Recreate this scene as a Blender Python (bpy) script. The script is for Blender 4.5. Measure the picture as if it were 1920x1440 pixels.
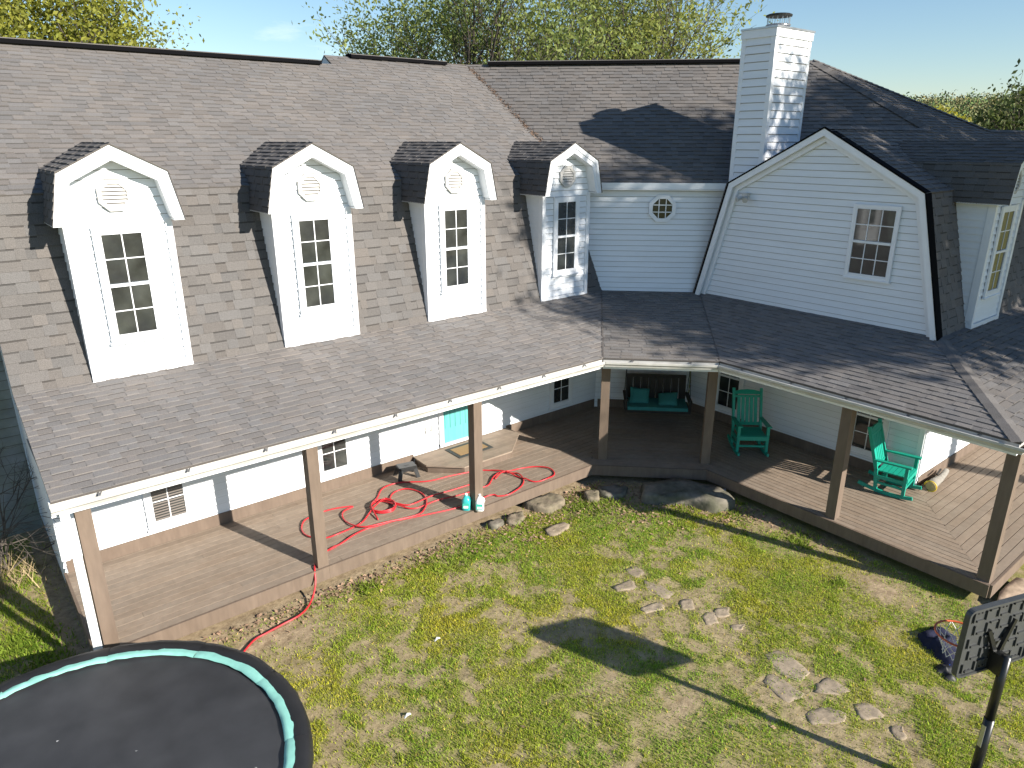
import bpy, math, random
import numpy as np
from mathutils import Vector, Matrix
random.seed(7); RNG = np.random.default_rng(11)
for o in list(bpy.data.objects): bpy.data.objects.remove(o)
SC = bpy.context.scene; COL = SC.collection
R = math.radians

# ------------------------------------------------------------------ camera, sky, sun, exposure
CAM = Vector((0, 0, 6.08))
cd = bpy.data.cameras.new('camera'); cam = bpy.data.objects.new('camera', cd); COL.objects.link(cam)
cd.sensor_fit = 'HORIZONTAL'; cd.sensor_width = 36; cd.lens = 36 * 1334 / 1920
cd.clip_start = .05; cd.clip_end = 8000
HEAD = 50.898                                   # heading measured from +X
cam.location = CAM; cam.rotation_euler = (R(90 - 18.91), 0, R(HEAD - 90))
SC.camera = cam

SUN = Vector((-.285, .88, -.437)).normalized()  # direction the light travels
w = bpy.data.worlds.new('World'); SC.world = w; w.use_nodes = True
nt = w.node_tree; nt.nodes.clear()
def wn(t, **k):
    n = nt.nodes.new(t)
    for a, b in k.items(): setattr(n, a, b)
    return n
sky = wn('ShaderNodeTexSky', sky_type='NISHITA', sun_disc=False)
sky.sun_elevation = math.asin(-SUN.z); sky.sun_rotation = math.atan2(-SUN.x, -SUN.y)
sky.altitude = 100; sky.air_density = 1.15; sky.dust_density = .1; sky.ozone_density = 4.0
tc = wn('ShaderNodeTexCoord'); mp = wn('ShaderNodeMapping'); mp.inputs['Scale'].default_value = (1.5, 1.5, 7)
nz = wn('ShaderNodeTexNoise'); nz.inputs['Scale'].default_value = 2.3; nz.inputs['Detail'].default_value = 7
nz.inputs['Roughness'].default_value = .62
rmp = wn('ShaderNodeValToRGB'); rmp.color_ramp.elements[0].position = .60; rmp.color_ramp.elements[1].position = .86
rmp.color_ramp.elements[1].color = (.55, .55, .55, 1)
mixc = wn('ShaderNodeMixRGB'); mixc.inputs['Color2'].default_value = (9.5, 9.8, 10.2, 1)
bg = wn('ShaderNodeBackground'); bg.inputs['Strength'].default_value = .076
wo = wn('ShaderNodeOutputWorld')
L = nt.links.new
L(tc.outputs['Generated'], mp.inputs['Vector']); L(mp.outputs['Vector'], nz.inputs['Vector'])
L(nz.outputs['Fac'], rmp.inputs['Fac']); L(rmp.outputs['Color'], mixc.inputs['Fac'])
L(sky.outputs['Color'], mixc.inputs['Color1']); L(mixc.outputs['Color'], bg.inputs['Color'])
L(bg.outputs['Background'], wo.inputs['Surface'])

sd = bpy.data.lights.new('sun', 'SUN'); sd.energy = 5.0; sd.angle = R(.55); sd.color = (1, .93, .83)
so = bpy.data.objects.new('sun', sd); COL.objects.link(so)
so.rotation_euler = SUN.to_track_quat('-Z', 'Y').to_euler(); so.location = (10, -20, 25)
SC.view_settings.view_transform = 'Standard'; SC.view_settings.look = 'None'
SC.view_settings.exposure = 1.02; SC.view_settings.gamma = 1
SC.render.engine = 'CYCLES'

# ------------------------------------------------------------------ materials
MATS = {}
def mat(name, col, rough=.8, noise=0, nscale=20, stretch=(1, 1, 1), tone=False, bump=0, metal=0, spec=.5,
        col2=None, n2scale=1.2, transl=0, speckle=0):
    m = bpy.data.materials.new(name); m.use_nodes = True; t = m.node_tree; n = t.nodes
    b = n['Principled BSDF']; b.inputs['Roughness'].default_value = rough; b.inputs['Metallic'].default_value = metal
    b.inputs['Specular IOR Level'].default_value = spec
    k = t.links.new
    rgb = n.new('ShaderNodeRGB'); rgb.outputs[0].default_value = (*col, 1); cur = rgb.outputs[0]
    tcn = n.new('ShaderNodeTexCoord'); mpn = n.new('ShaderNodeMapping'); mpn.inputs['Scale'].default_value = stretch
    k(tcn.outputs['Object'], mpn.inputs['Vector'])
    if col2:
        a = n.new('ShaderNodeTexNoise'); a.inputs['Scale'].default_value = n2scale; a.inputs['Detail'].default_value = 5
        k(mpn.outputs['Vector'], a.inputs['Vector'])
        rr = n.new('ShaderNodeValToRGB'); rr.color_ramp.elements[0].position = .38; rr.color_ramp.elements[1].position = .64
        k(a.outputs['Fac'], rr.inputs['Fac'])
        mx = n.new('ShaderNodeMixRGB'); k(rr.outputs['Color'], mx.inputs['Fac']); k(cur, mx.inputs['Color1'])
        mx.inputs['Color2'].default_value = (*col2, 1); cur = mx.outputs['Color']
    if tone:
        at = n.new('ShaderNodeAttribute'); at.attribute_name = 'tone'
        mx = n.new('ShaderNodeMixRGB'); mx.blend_type = 'MULTIPLY'; mx.inputs['Fac'].default_value = 1
        k(cur, mx.inputs['Color1']); k(at.outputs['Color'], mx.inputs['Color2']); cur = mx.outputs['Color']
    if noise:
        a = n.new('ShaderNodeTexNoise'); a.inputs['Scale'].default_value = nscale; a.inputs['Detail'].default_value = 6
        k(mpn.outputs['Vector'], a.inputs['Vector'])
        mr = n.new('ShaderNodeMapRange'); mr.inputs['From Min'].default_value = .25; mr.inputs['From Max'].default_value = .75
        mr.inputs['To Min'].default_value = 1 - noise; mr.inputs['To Max'].default_value = 1 + noise
        k(a.outputs['Fac'], mr.inputs['Value'])
        mx = n.new('ShaderNodeVectorMath'); mx.operation = 'SCALE'; k(cur, mx.inputs[0]); k(mr.outputs['Result'], mx.inputs['Scale'])
        cur = mx.outputs['Vector']
        if bump:
            bp = n.new('ShaderNodeBump'); bp.inputs['Strength'].default_value = bump; bp.inputs['Distance'].default_value = .02
            k(a.outputs['Fac'], bp.inputs['Height']); k(bp.outputs['Normal'], b.inputs['Normal'])
    k(cur, b.inputs['Base Color'])
    if transl:
        tr = n.new('ShaderNodeBsdfTranslucent'); k(cur, tr.inputs['Color'])
        ms = n.new('ShaderNodeMixShader'); ms.inputs['Fac'].default_value = transl
        k(b.outputs[0], ms.inputs[1]); k(tr.outputs[0], ms.inputs[2]); k(ms.outputs[0], n['Material Output'].inputs['Surface'])
    MATS[name] = m
    return m
mat('shingle', (.140, .132, .127), .95, .26, 95, tone=True, spec=.2, col2=(.158, .146, .137), n2scale=.55, bump=.25)
mat('underlay', (.10, .088, .08), .95, .2, 40)
mat('vinyl', (.77, .80, .835), .5, .03, 6, tone=True, stretch=(1, 1, 8), col2=(.74, .765, .79), n2scale=.8, spec=.35)
mat('ceiling_brown', (.38, .34, .30), .8)
mat('trim', (.78, .80, .825), .42, .03, 5, spec=.4)
mat('gutter', (.52, .515, .49), .4, .07, 8, col2=(.43, .42, .39), n2scale=2.5)
mat('deck', (.235, .183, .138), .72, .12, 9, tone=True, stretch=(1, 1, 1), col2=(.262, .208, .16), n2scale=2.2, bump=.12)
mat('brown', (.138, .100, .074), .7, .13, 7, stretch=(3, 3, .6), col2=(.16, .118, .088), n2scale=1.5)
mat('glass', (.020, .023, .025), .04, .5, 3, spec=.75, col2=(.042, .046, .042), n2scale=2.2)  # second colour mottles the panes: soft reflections painted into the glass
mat('blind', (.16, .14, .125), .6)
mat('door_teal', (.10, .40, .385), .5, .06, 4, stretch=(8, 8, .5), col2=(.12, .43, .41), n2scale=2)
mat('chair_teal', (.010, .31, .225), .42, .06, 8, spec=.4)
mat('black', (.012, .012, .013), .55, .2, 12)
mat('ridge_black', (.006, .006, .007), 1.0, spec=.05)
mat('mat_black', (.030, .031, .034), .5, .25, 3, col2=(.040, .041, .044), n2scale=.9)
mat('pad_black', (.014, .014, .015), .5, .3, 4)
mat('pad_teal', (.24, .54, .46), .6, .1, 10)
mat('steel', (.45, .46, .47), .35, .1, 10, metal=.8)
mat('dark_metal', (.035, .036, .037), .4, .1, 10, metal=.6)
mat('board_grey', (.050, .053, .053), .5, .15, 8)
mat('pole', (.008, .009, .009), .35, .1, 6)
mat('rim', (.55, .10, .03), .45, .1, 20)
mat('white_cord', (.75, .75, .75), .8)
mat('navy', (.004, .006, .030), .85, .25, 14, bump=.5)
mat('bright_blue', (.03, .15, .65), .5)
mat('hose', (.50, .022, .030), .38, .08, 8)
mat('mat_coir', (.30, .19, .09), .95, .25, 60)
mat('mat_border', (.045, .05, .048), .9, .2, 30)
mat('plastic_black', (.022, .023, .024), .38, .1, 10)
mat('jug_liquid', (.04, .42, .42), .2, .05, 10, spec=.6)
mat('jug_white', (.80, .83, .82), .35)
mat('label_green', (.05, .45, .36), .5)
mat('cushion', (.03, .20, .20), .85, .1, 10)
mat('swing_dark', (.020, .016, .013), .7, .2, 8)
mat('rock', (.18, .16, .13), .92, .3, 9, col2=(.09, .088, .058), n2scale=3, bump=.7)
mat('grey_vinyl', (.23, .245, .25), .7, .2, 4, tone=True, col2=(.15, .17, .13), n2scale=1.1)  # darker grey siding with a greenish second tone
mat('tan_rock', (.215, .175, .125), .92, .35, 9, col2=(.15, .13, .085), n2scale=4, bump=.9)
mat('flag', (.31, .25, .18), .95, .22, 14, col2=(.25, .20, .14), n2scale=3, bump=.25)
mat('bark', (.08, .067, .056), .95, .3, 8, bump=.5)
mat('leaf', (.215, .27, .085), .6, 0, tone=True, transl=.5, spec=.3)
mat('leaf_dark', (.07, .10, .03), .6, 0, tone=True, transl=.35, spec=.3)
mat('grass', (.44, .45, .082), .75, 0, tone=True, transl=.45, spec=.2)
mat('litter', (.31, .20, .13), .9, 0, tone=True)
mat('dry', (.35, .27, .15), .9, 0, tone=True)
mat('far_wood', (.15, .19, .075), .95, .35, .35, col2=(.19, .20, .10), n2scale=.025, tone=True)
mat('log', (.24, .225, .20), .9, .2, 20)
mat('log_end', (.55, .40, .20), .9, .2, 20)
mat('yellow', (.70, .48, .03), .6)
mat('paper', (.75, .75, .75), .8)
mat('stone_step', (.42, .32, .23), .9, .3, 8, bump=.5)
mat('vent_dark', (.07, .065, .06), .8)
mat('vent_beige', (.46, .45, .43), .6)

# ground material: bare soil / thatch by the 'bare' attribute
m = bpy.data.materials.new('lawn'); m.use_nodes = True; t = m.node_tree; n = t.nodes; k = t.links.new; b = n['Principled BSDF']
b.inputs['Roughness'].default_value = .97; b.inputs['Specular IOR Level'].default_value = .1
tcn = n.new('ShaderNodeTexCoord'); at = n.new('ShaderNodeAttribute'); at.attribute_name = 'bare'
n1 = n.new('ShaderNodeTexNoise'); n1.inputs['Scale'].default_value = 9; n1.inputs['Detail'].default_value = 9; n1.inputs['Roughness'].default_value = .7
n2 = n.new('ShaderNodeTexNoise'); n2.inputs['Scale'].default_value = 70; n2.inputs['Detail'].default_value = 5
k(tcn.outputs['Object'], n1.inputs['Vector']); k(tcn.outputs['Object'], n2.inputs['Vector'])
soil = n.new('ShaderNodeValToRGB'); e = soil.color_ramp.elements
e[0].position = .3; e[0].color = (.185, .135, .085, 1); e[1].position = .68; e[1].color = (.44, .345, .225, 1)
k(n1.outputs['Fac'], soil.inputs['Fac'])
th = n.new('ShaderNodeValToRGB'); e = th.color_ramp.elements
e[0].position = .3; e[0].color = (.115, .115, .03, 1); e[1].position = .72; e[1].color = (.36, .345, .11, 1)
k(n2.outputs['Fac'], th.inputs['Fac'])
mx = n.new('ShaderNodeMixRGB'); k(at.outputs['Fac'], mx.inputs['Fac']); k(th.outputs['Color'], mx.inputs['Color1']); k(soil.outputs['Color'], mx.inputs['Color2'])
k(mx.outputs['Color'], b.inputs['Base Color'])
bp = n.new('ShaderNodeBump'); bp.inputs['Strength'].default_value = .6; bp.inputs['Distance'].default_value = .03
k(n1.outputs['Fac'], bp.inputs['Height']); k(bp.outputs['Normal'], b.inputs['Normal'])
MATS['lawn'] = m

# ------------------------------------------------------------------ mesh helpers
class MB:
    def __init__(s): s.v = []; s.f = []; s.t = []
    def add(s, vs, fs, tone=(1, 1, 1)):
        o = len(s.v); s.v += [tuple(p) for p in vs]
        for q in fs: s.f.append(tuple(o + i for i in q)); s.t.append(tone)
        return s
    def box(s, x0, x1, y0, y1, z0, z1, tone=(1, 1, 1)):
        vs = [(x, y, z) for z in (z0, z1) for y in (y0, y1) for x in (x0, x1)]
        return s.add(vs, [(0, 2, 3, 1), (4, 5, 7, 6), (0, 1, 5, 4), (2, 6, 7, 3), (0, 4, 6, 2), (1, 3, 7, 5)], tone)
    def obox(s, c, ax, ay, az, tone=(1, 1, 1)):     # centre and three half-axis vectors
        c, ax, ay, az = map(Vector, (c, ax, ay, az))
        vs = [c + i * ax + j * ay + kk * az for kk in (-1, 1) for j in (-1, 1) for i in (-1, 1)]
        return s.add(vs, [(0, 2, 3, 1), (4, 5, 7, 6), (0, 1, 5, 4), (2, 6, 7, 3), (0, 4, 6, 2), (1, 3, 7, 5)], tone)
    def bar(s, a, b, w, h, up=(0, 0, 1), tone=(1, 1, 1)):
        a, b = Vector(a), Vector(b); d = (b - a); up = Vector(up)
        x = d.cross(up)
        if x.length < 1e-6: x = d.cross(Vector((1, 0, 0)))
        x.normalize(); u = x.cross(d).normalized()
        return s.obox((a + b) / 2, d / 2, x * w / 2, u * h / 2, tone)
    def prism(s, poly, nrm, th, tone=(1, 1, 1)):    # 3D polygon extruded along nrm*th
        n_ = len(poly); nrm = Vector(nrm); A = [Vector(p) for p in poly]; B = [p + nrm * th for p in A]
        s.add(A + B, [tuple(range(n_))[::-1], tuple(range(n_, 2 * n_))] + [(i, (i + 1) % n_, n_ + (i + 1) % n_, n_ + i) for i in range(n_)], tone)
        return s
    def tube(s, pts, rad, seg=8, tone=(1, 1, 1), caps=True):
        P = [Vector(p) for p in pts]; n_ = len(P); rr = rad if hasattr(rad, '__len__') else [rad] * n_
        o = len(s.v); ref = Vector((.31, .17, .93)); prev = None
        for i, p in enumerate(P):
            d = (P[min(i + 1, n_ - 1)] - P[max(i - 1, 0)])
            d = d.normalized() if d.length > 1e-9 else Vector((0, 0, 1))
            x = d.cross(prev if prev else ref)
            if x.length < 1e-4: x = d.cross(Vector((1, 0, 0)))
            x.normalize(); y = d.cross(x).normalized(); prev = -y if False else ref
            for j in range(seg):
                a = 2 * math.pi * j / seg; q = p + (x * math.cos(a) + y * math.sin(a)) * rr[i]; s.v.append(tuple(q))
        for i in range(n_ - 1):
            for j in range(seg):
                a = o + i * seg + j; b_ = o + i * seg + (j + 1) % seg
                s.f.append((a, b_, b_ + seg, a + seg)); s.t.append(tone)
        if caps:
            s.f.append(tuple(o + j for j in range(seg))[::-1]); s.t.append(tone)
            s.f.append(tuple(o + (n_ - 1) * seg + j for j in range(seg))); s.t.append(tone)
        return s
    def lathe(s, prof, seg=20, c=(0, 0, 0), tone=(1, 1, 1)):
        o = len(s.v); n_ = len(prof)
        for (r_, z) in prof:
            for j in range(seg):
                a = 2 * math.pi * j / seg; s.v.append((c[0] + r_ * math.cos(a), c[1] + r_ * math.sin(a), c[2] + z))
        for i in range(n_ - 1):
            for j in range(seg):
                a = o + i * seg + j; b_ = o + i * seg + (j + 1) % seg
                s.f.append((a, b_, b_ + seg, a + seg)); s.t.append(tone)
        s.f.append(tuple(o + j for j in range(seg))[::-1]); s.t.append(tone)
        s.f.append(tuple(o + (n_ - 1) * seg + j for j in range(seg))); s.t.append(tone)
        return s
    def mesh(s, name, m, smooth=False):
        me = bpy.data.meshes.new(name); me.from_pydata(s.v, [], s.f); me.materials.append(MATS[m])
        if any(t_ != (1, 1, 1) for t_ in s.t) or m in TONED:
            a = me.attributes.new('tone', 'FLOAT_COLOR', 'FACE')
            a.data.foreach_set('color', np.array([(*t_, 1) for t_ in s.t], dtype=np.float32).ravel())
        if smooth: me.polygons.foreach_set('use_smooth', [True] * len(me.polygons))
        me.update(); return me
TONED = {'vinyl', 'grey_vinyl', 'shingle', 'deck', 'leaf', 'leaf_dark', 'grass', 'litter', 'dry', 'far_wood'}
WM = {}                                             # world translation of roots whose children use world coordinates
def link(name, data, parent=None, mw=None):
    o = bpy.data.objects.new(name, data); COL.objects.link(o)
    if parent is not None:
        o.parent = parent
        if parent in WM: o.matrix_parent_inverse = Matrix.Translation(-WM[parent])
    if mw is not None: o.matrix_basis = mw
    return o
def put(name, mb, m, parent=None, smooth=False, mw=None):
    return link(name, mb.mesh(name, m, smooth), parent, mw)
def tag(o, label=None, cat=None, group=None, kind=None):
    if label: o['label'] = label
    if cat: o['category'] = cat
    if group: o['group'] = group
    if kind: o['kind'] = kind
    return o
def empty(name, loc, rz=0, parent=None, world=False):
    o = bpy.data.objects.new(name, None); COL.objects.link(o); o.empty_display_size = .3
    o.location = loc; o.rotation_euler = (0, 0, rz)
    if parent is not None:
        o.parent = parent
        if parent in WM: o.matrix_parent_inverse = Matrix.Translation(-WM[parent])
    if world: WM[o] = Vector(loc)
    return o
def clip(poly, a, b, c):                            # keep a*x+b*y<=c
    out = []
    for i in range(len(poly)):
        p, q = poly[i], poly[(i + 1) % len(poly)]; dp = a * p[0] + b * p[1] - c; dq = a * q[0] + b * q[1] - c
        if dp <= 0: out.append(p)
        if dp * dq < 0:
            t_ = dp / (dp - dq); out.append((p[0] + t_ * (q[0] - p[0]), p[1] + t_ * (q[1] - p[1])))
    return out
def clip_convex(poly, cv):
    ar = sum(cv[i][0] * cv[(i + 1) % len(cv)][1] - cv[(i + 1) % len(cv)][0] * cv[i][1] for i in range(len(cv)))
    if ar < 0: cv = cv[::-1]
    for i in range(len(cv)):
        (x0, y0), (x1, y1) = cv[i], cv[(i + 1) % len(cv)]
        a, b_ = (y1 - y0), -(x1 - x0); poly = clip(poly, a, b_, a * x0 + b_ * y0)
        if len(poly) < 3: return []
    return poly
def parea(p): return abs(sum(p[i][0] * p[(i + 1) % len(p)][1] - p[(i + 1) % len(p)][0] * p[i][1] for i in range(len(p)))) / 2
FW = Vector((math.cos(R(HEAD)) * math.cos(R(18.91)), math.sin(R(HEAD)) * math.cos(R(18.91)), -math.sin(R(18.91))))
RT = Vector((math.sin(R(HEAD)), -math.cos(R(HEAD)), 0)); UPV = RT.cross(FW)
def seen(p):                                        # rough: is a point in the camera's view, and how near
    q = Vector(p) - CAM; d = q.dot(FW)
    if d < .1: return None
    return (q.dot(RT) / d * 1334, q.dot(UPV) / d * 1334, d)

# ------------------------------------------------------------------ the ground
ZG = -.36
def vnoise(x, y, s, seed):
    x = x * s; y = y * s; xi = np.floor(x).astype(int); yi = np.floor(y).astype(int); fx = x - xi; fy = y - yi
    def h(a, b_): v = np.sin(a * 127.1 + b_ * 311.7 + seed * 74.7) * 43758.5453; return v - np.floor(v)
    ux = fx * fx * (3 - 2 * fx); uy = fy * fy * (3 - 2 * fy)
    return (h(xi, yi) * (1 - ux) + h(xi + 1, yi) * ux) * (1 - uy) + (h(xi, yi + 1) * (1 - ux) + h(xi + 1, yi + 1) * ux) * uy
def fbm(x, y, s, seed, o=4):
    r_ = 0; a = .5
    for i in range(o): r_ = r_ + a * vnoise(x, y, s * 2 ** i, seed + i * 3.3); a *= .5
    return r_ / (1 - .5 ** o)
def zground(x, y):
    return ZG + .05 * (fbm(x, y, .6, 2) - .5) + .025 * (fbm(x, y, 3.2, 5) - .5) - .10 * np.clip((1.5 - x) / 4, 0, 1)
def blob(x, y, cx, cy, rx, ry, a=0):
    c, s = math.cos(a), math.sin(a); dx = (x - cx) * c + (y - cy) * s; dy = -(x - cx) * s + (y - cy) * c
    return np.exp(-((dx / rx) ** 2 + (dy / ry) ** 2))
def bare(x, y):
    n_ = fbm(x, y, 1.15, 20, 5); n3 = fbm(x, y, 5.5, 40, 3)
    b_ = np.clip((n_ - .50) * 3.6 + (n3 - .5) * 4.4 + .13, 0, 1)
    d_ = np.zeros_like(b_)
    dl = 8.97 - y                                   # strip along the left deck
    d_ = np.maximum(d_, np.where(x < 9.6, np.exp(-(np.maximum(dl, 0) / .42) ** 2), 0))
    d_ = np.maximum(d_, blob(x, y, 2.6, 8.3, 1.1, .6))
    d_ = np.maximum(d_, blob(x, y, 10.1, 3.6, .55, 1.1)); d_ = np.maximum(d_, blob(x, y, 10.6, 6.0, .35, 2.2))
    d_ = np.maximum(d_, blob(x, y, 9.6, 8.2, 1.0, .9, -.7)); d_ = np.maximum(d_, .8 * blob(x, y, 8.6, 7.9, .9, .6))
    for c in FLAG_C: d_ = np.maximum(d_, 1.0 * blob(x, y, c[0], c[1], .19, .19))
    d_ = np.maximum(d_, .75 * blob(x, y, 5.9, 4.0, .9, .35)); d_ = np.maximum(d_, .6 * blob(x, y, 5.2, 2.9, 1.3, .4))
    d_ = np.maximum(d_, .75 * blob(x, y, 5.6, 4.9, .6, .25, .5))
    g_ = np.maximum(blob(x, y, 7.6, 4.9 + 3, 1.2, .8), blob(x, y, 9.3, 4.6, .9, 1.6)) * .55
    lush = np.where(x < .3, .55, 0) + g_
    return np.clip(np.maximum(b_ * .8, d_ * 1.1 + (n3 - .5) * .8 * (d_ > .15)) - lush, 0, 1)
FLAGS = [[(7.46, 3.92), (7.77, 3.8), (7.62, 3.34), (7.41, 3.29), (7.29, 3.58)], [(7.0, 3.66), (7.24, 3.63), (7.25, 3.16), (6.91, 3.21)],
 [(7.47, 3.22), (7.74, 3.15), (7.73, 2.87), (7.51, 2.92), (7.34, 3.11)], [(6.88, 3.02), (7.2, 2.96), (7.36, 2.69), (7.11, 2.68), (6.85, 2.84)],
 [(7.5, 2.74), (7.68, 2.65), (7.63, 2.41), (7.46, 2.45), (7.37, 2.63)], [(7.51, 2.3), (7.66, 2.23), (7.51, 2.11), (7.39, 2.15)],
 [(7.07, 6.24), (7.4, 6.16), (7.33, 5.94), (6.98, 6.05)], [(7.53, 6.42), (7.79, 6.34), (7.67, 6.07), (7.45, 6.2)],
 [(7.52, 6.05), (7.63, 5.88), (7.65, 5.5), (7.39, 5.52), (7.38, 5.82)], [(6.95, 5.66), (7.33, 5.52), (7.21, 5.37), (6.93, 5.48)],
 [(7.51, 5.37), (7.74, 5.26), (7.57, 5.08), (7.37, 5.21)], [(7.5, 4.98), (7.72, 4.87), (7.58, 4.68), (7.39, 4.76)],
 [(7.75, 4.93), (8.0, 4.81), (7.85, 4.69), (7.65, 4.77)], [(7.65, 4.55), (7.84, 4.46), (7.72, 4.34), (7.58, 4.45)]]
FLAG_C = [np.mean(np.array(f), axis=0) for f in FLAGS]
gx = np.concatenate([[-4000, -600, -120, -40, -16, -9], np.arange(-5, 15.01, .07), [17, 24, 40, 120, 600, 4000]])
gy = np.concatenate([[-4000, -600, -120, -40, -16, -6], np.arange(-1, 15.01, .07), [17, 24, 40, 120, 600, 4000]])
X, Y = np.meshgrid(gx, gy); Z = zground(X, Y)
Z = np.where((X < -8) | (X > 16) | (Y < -4) | (Y > 16), ZG - .02, Z)
nv = X.size; W_, H_ = len(gx), len(gy)
me = bpy.data.meshes.new('lawn')
I = (np.arange(H_ - 1)[:, None] * W_ + np.arange(W_ - 1)[None]).ravel()
F_ = np.stack([I, I + 1, I + 1 + W_, I + W_], 1)
me.vertices.add(nv); me.vertices.foreach_set('co', np.stack([X.ravel(), Y.ravel(), Z.ravel()], 1).astype(np.float32).ravel())
me.loops.add(F_.size); me.loops.foreach_set('vertex_index', F_.astype(np.int32).ravel())
me.polygons.add(len(F_)); me.polygons.foreach_set('loop_start', np.arange(0, F_.size, 4, dtype=np.int32))
me.update(calc_edges=True); me.validate()
a = me.attributes.new('bare', 'FLOAT', 'POINT'); a.data.foreach_set('value', bare(X, Y).astype(np.float32).ravel())
me.materials.append(MATS['lawn']); me.polygons.foreach_set('use_smooth', [True] * len(me.polygons))
tag(link('ground', me), kind='structure')

def tri_mesh(name, V, T, m, tones):                 # numpy triangles, flat array
    me = bpy.data.meshes.new(name); nt_ = len(T)
    me.vertices.add(len(V)); me.vertices.foreach_set('co', V.astype(np.float32).ravel())
    me.loops.add(nt_ * T.shape[1]); me.loops.foreach_set('vertex_index', T.astype(np.int32).ravel())
    me.polygons.add(nt_); me.polygons.foreach_set('loop_start', np.arange(0, nt_ * T.shape[1], T.shape[1], dtype=np.int32))
    me.update(calc_edges=True); me.materials.append(MATS[m])
    a = me.attributes.new('tone', 'FLOAT_COLOR', 'FACE')
    a.data.foreach_set('color', np.concatenate([tones, np.ones((nt_, 1))], 1).astype(np.float32).ravel())
    return me
def blades(px, py, h, wd, tone, lean=.9):
    n_ = len(px); pz = zground(px, py); a = RNG.uniform(0, 2 * np.pi, n_); b_ = RNG.uniform(0, 2 * np.pi, n_)
    ln = RNG.uniform(.2, lean, n_) * h
    P0 = np.stack([px - np.cos(a) * wd, py - np.sin(a) * wd, pz - .003], 1); P1 = np.stack([px + np.cos(a) * wd, py + np.sin(a) * wd, pz - .003], 1)
    P2 = np.stack([px + np.cos(b_) * ln, py + np.sin(b_) * ln, pz + h], 1)
    return np.stack([P0, P1, P2], 1).reshape(-1, 3), np.arange(3 * n_).reshape(-1, 3), tone
def inside_house(x, y):
    l = (y > 8.93) & (x > .62) & (x < 9.4); mm = (x + y > 18.25) & (x > 8.9) & (y > 6.9); r_ = (x > 10.88) & (y > 2.4)
    return l | mm | r_
N = 900000
px = RNG.uniform(-3.2, 11.6, N); py = RNG.uniform(-.6, 13.6, N)
# keep what the camera can see of the lawn
q = np.stack([px, py, np.full(N, ZG)], 1) - np.array(CAM)
dd = q @ np.array(FW); uu = q @ np.array(RT) / dd * 1334; vv = q @ np.array(UPV) / dd * 1334
bb = bare(px, py)
keep = (dd > .5) & (np.abs(uu) < 1080) & (vv > -830) & ~inside_house(px, py) & (np.hypot(px + .02, py - 6.34) > 1.9)
keep &= RNG.uniform(0, 1, N) < (1 - bb) ** 1.5 * .97 + .03
px, py, bb = px[keep], py[keep], bb[keep]; n_ = len(px)
cl = fbm(px, py, 1.1, 60); c2 = fbm(px, py, 6.0, 71, 3); r_ = RNG.uniform(0, 1, (n_, 1))
h = (.014 + .032 * c2 ** 1.6 + .012 * RNG.uniform(0, 1, n_)) * np.where(px < .3, 1.7, 1)
yel = np.clip((cl - .35) * 2.2, 0, 1)[:, None]
tone = (1 - yel) * np.array([[.62, .92, .55]]) + yel * np.array([[1.12, 1.06, .62]])
tone = np.where(r_ < .07, np.array([[1.55, 1.15, 1.5]]), tone) * (.45 + 1.0 * RNG.uniform(0, 1, (n_, 1)))
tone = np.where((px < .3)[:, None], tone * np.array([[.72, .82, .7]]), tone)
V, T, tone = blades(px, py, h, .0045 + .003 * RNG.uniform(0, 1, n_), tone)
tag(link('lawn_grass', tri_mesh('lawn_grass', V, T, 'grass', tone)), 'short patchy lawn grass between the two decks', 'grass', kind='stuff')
# taller green weeds along the edges
wx, wy = [], []
for (cx, cy, r0, c) in [(8.45, 8.25, .38, 380), (8.9, 8.0, .4, 260), (10.75, 6.6, .25, 160), (10.35, 6.4, .3, 160), (9.7, 7.0, .4, 200), (4.1, 8.55, .14, 170), (6.0, 8.5, .5, 300),
                        (5.2, 8.35, .4, 180), (-.1, 10.3, .35, 700), (.1, 9.6, .3, 420), (-.8, 10.8, .5, 700), (9.8, 4.1, .12, 80), (10.5, 5.2, .25, 120), (10.4, 5.0, .25, 80), (7.1, 8.55, .3, 120)]:
    wx.append(RNG.normal(cx, r0 * .6, c)); wy.append(RNG.normal(cy, r0 * .6, c))
wx = np.concatenate(wx); wy = np.concatenate(wy); ok = ~inside_house(wx, wy); wx, wy = wx[ok], wy[ok]
tone = np.array([[.62, .82, .6]]) * (.5 + .6 * RNG.uniform(0, 1, (len(wx), 1)))
V, T, tone = blades(wx, wy, .03 + .07 * RNG.uniform(0, 1, len(wx)), .010 + .006 * RNG.uniform(0, 1, len(wx)), tone, 1.3)
tag(link('weeds', tri_mesh('weeds', V, T, 'grass', tone)), 'clumps of taller green weeds beside the deck edges', 'weeds', kind='stuff')
# fallen leaves
lx, ly = [], []
for (cx, cy, sx, sy, c) in [(8.7, 8.55, .45, .28, 620), (10.3, 6.5, .4, .4, 300), (9.3, 7.5, .5, .4, 420), (7.4, 8.4, .7, .35, 380), (3.0, 8.75, 1.4, .18, 480), (5.6, 8.7, 1.2, .14, 260), (10.75, 5.6, .15, 1.0, 120), (6.5, 5, 3, 2.5, 40)]:
    lx.append(RNG.normal(cx, sx, c)); ly.append(RNG.normal(cy, sy, c))
lx = np.concatenate(lx); ly = np.concatenate(ly); ok = ~inside_house(lx, ly); lx, ly = lx[ok], ly[ok]; n_ = len(lx)
a = RNG.uniform(0, 6.28, n_); s_ = RNG.uniform(.016, .042, n_); lz = zground(lx, ly) + .012
C4 = np.stack([np.stack([lx + np.cos(a + o_) * s_ * m_, ly + np.sin(a + o_) * s_ * m_, lz + RNG.uniform(-.008, .022, n_)], 1)
               for o_, m_ in ((0, 1), (1.57, .55), (3.14, 1), (4.71, .55))], 1)
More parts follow.
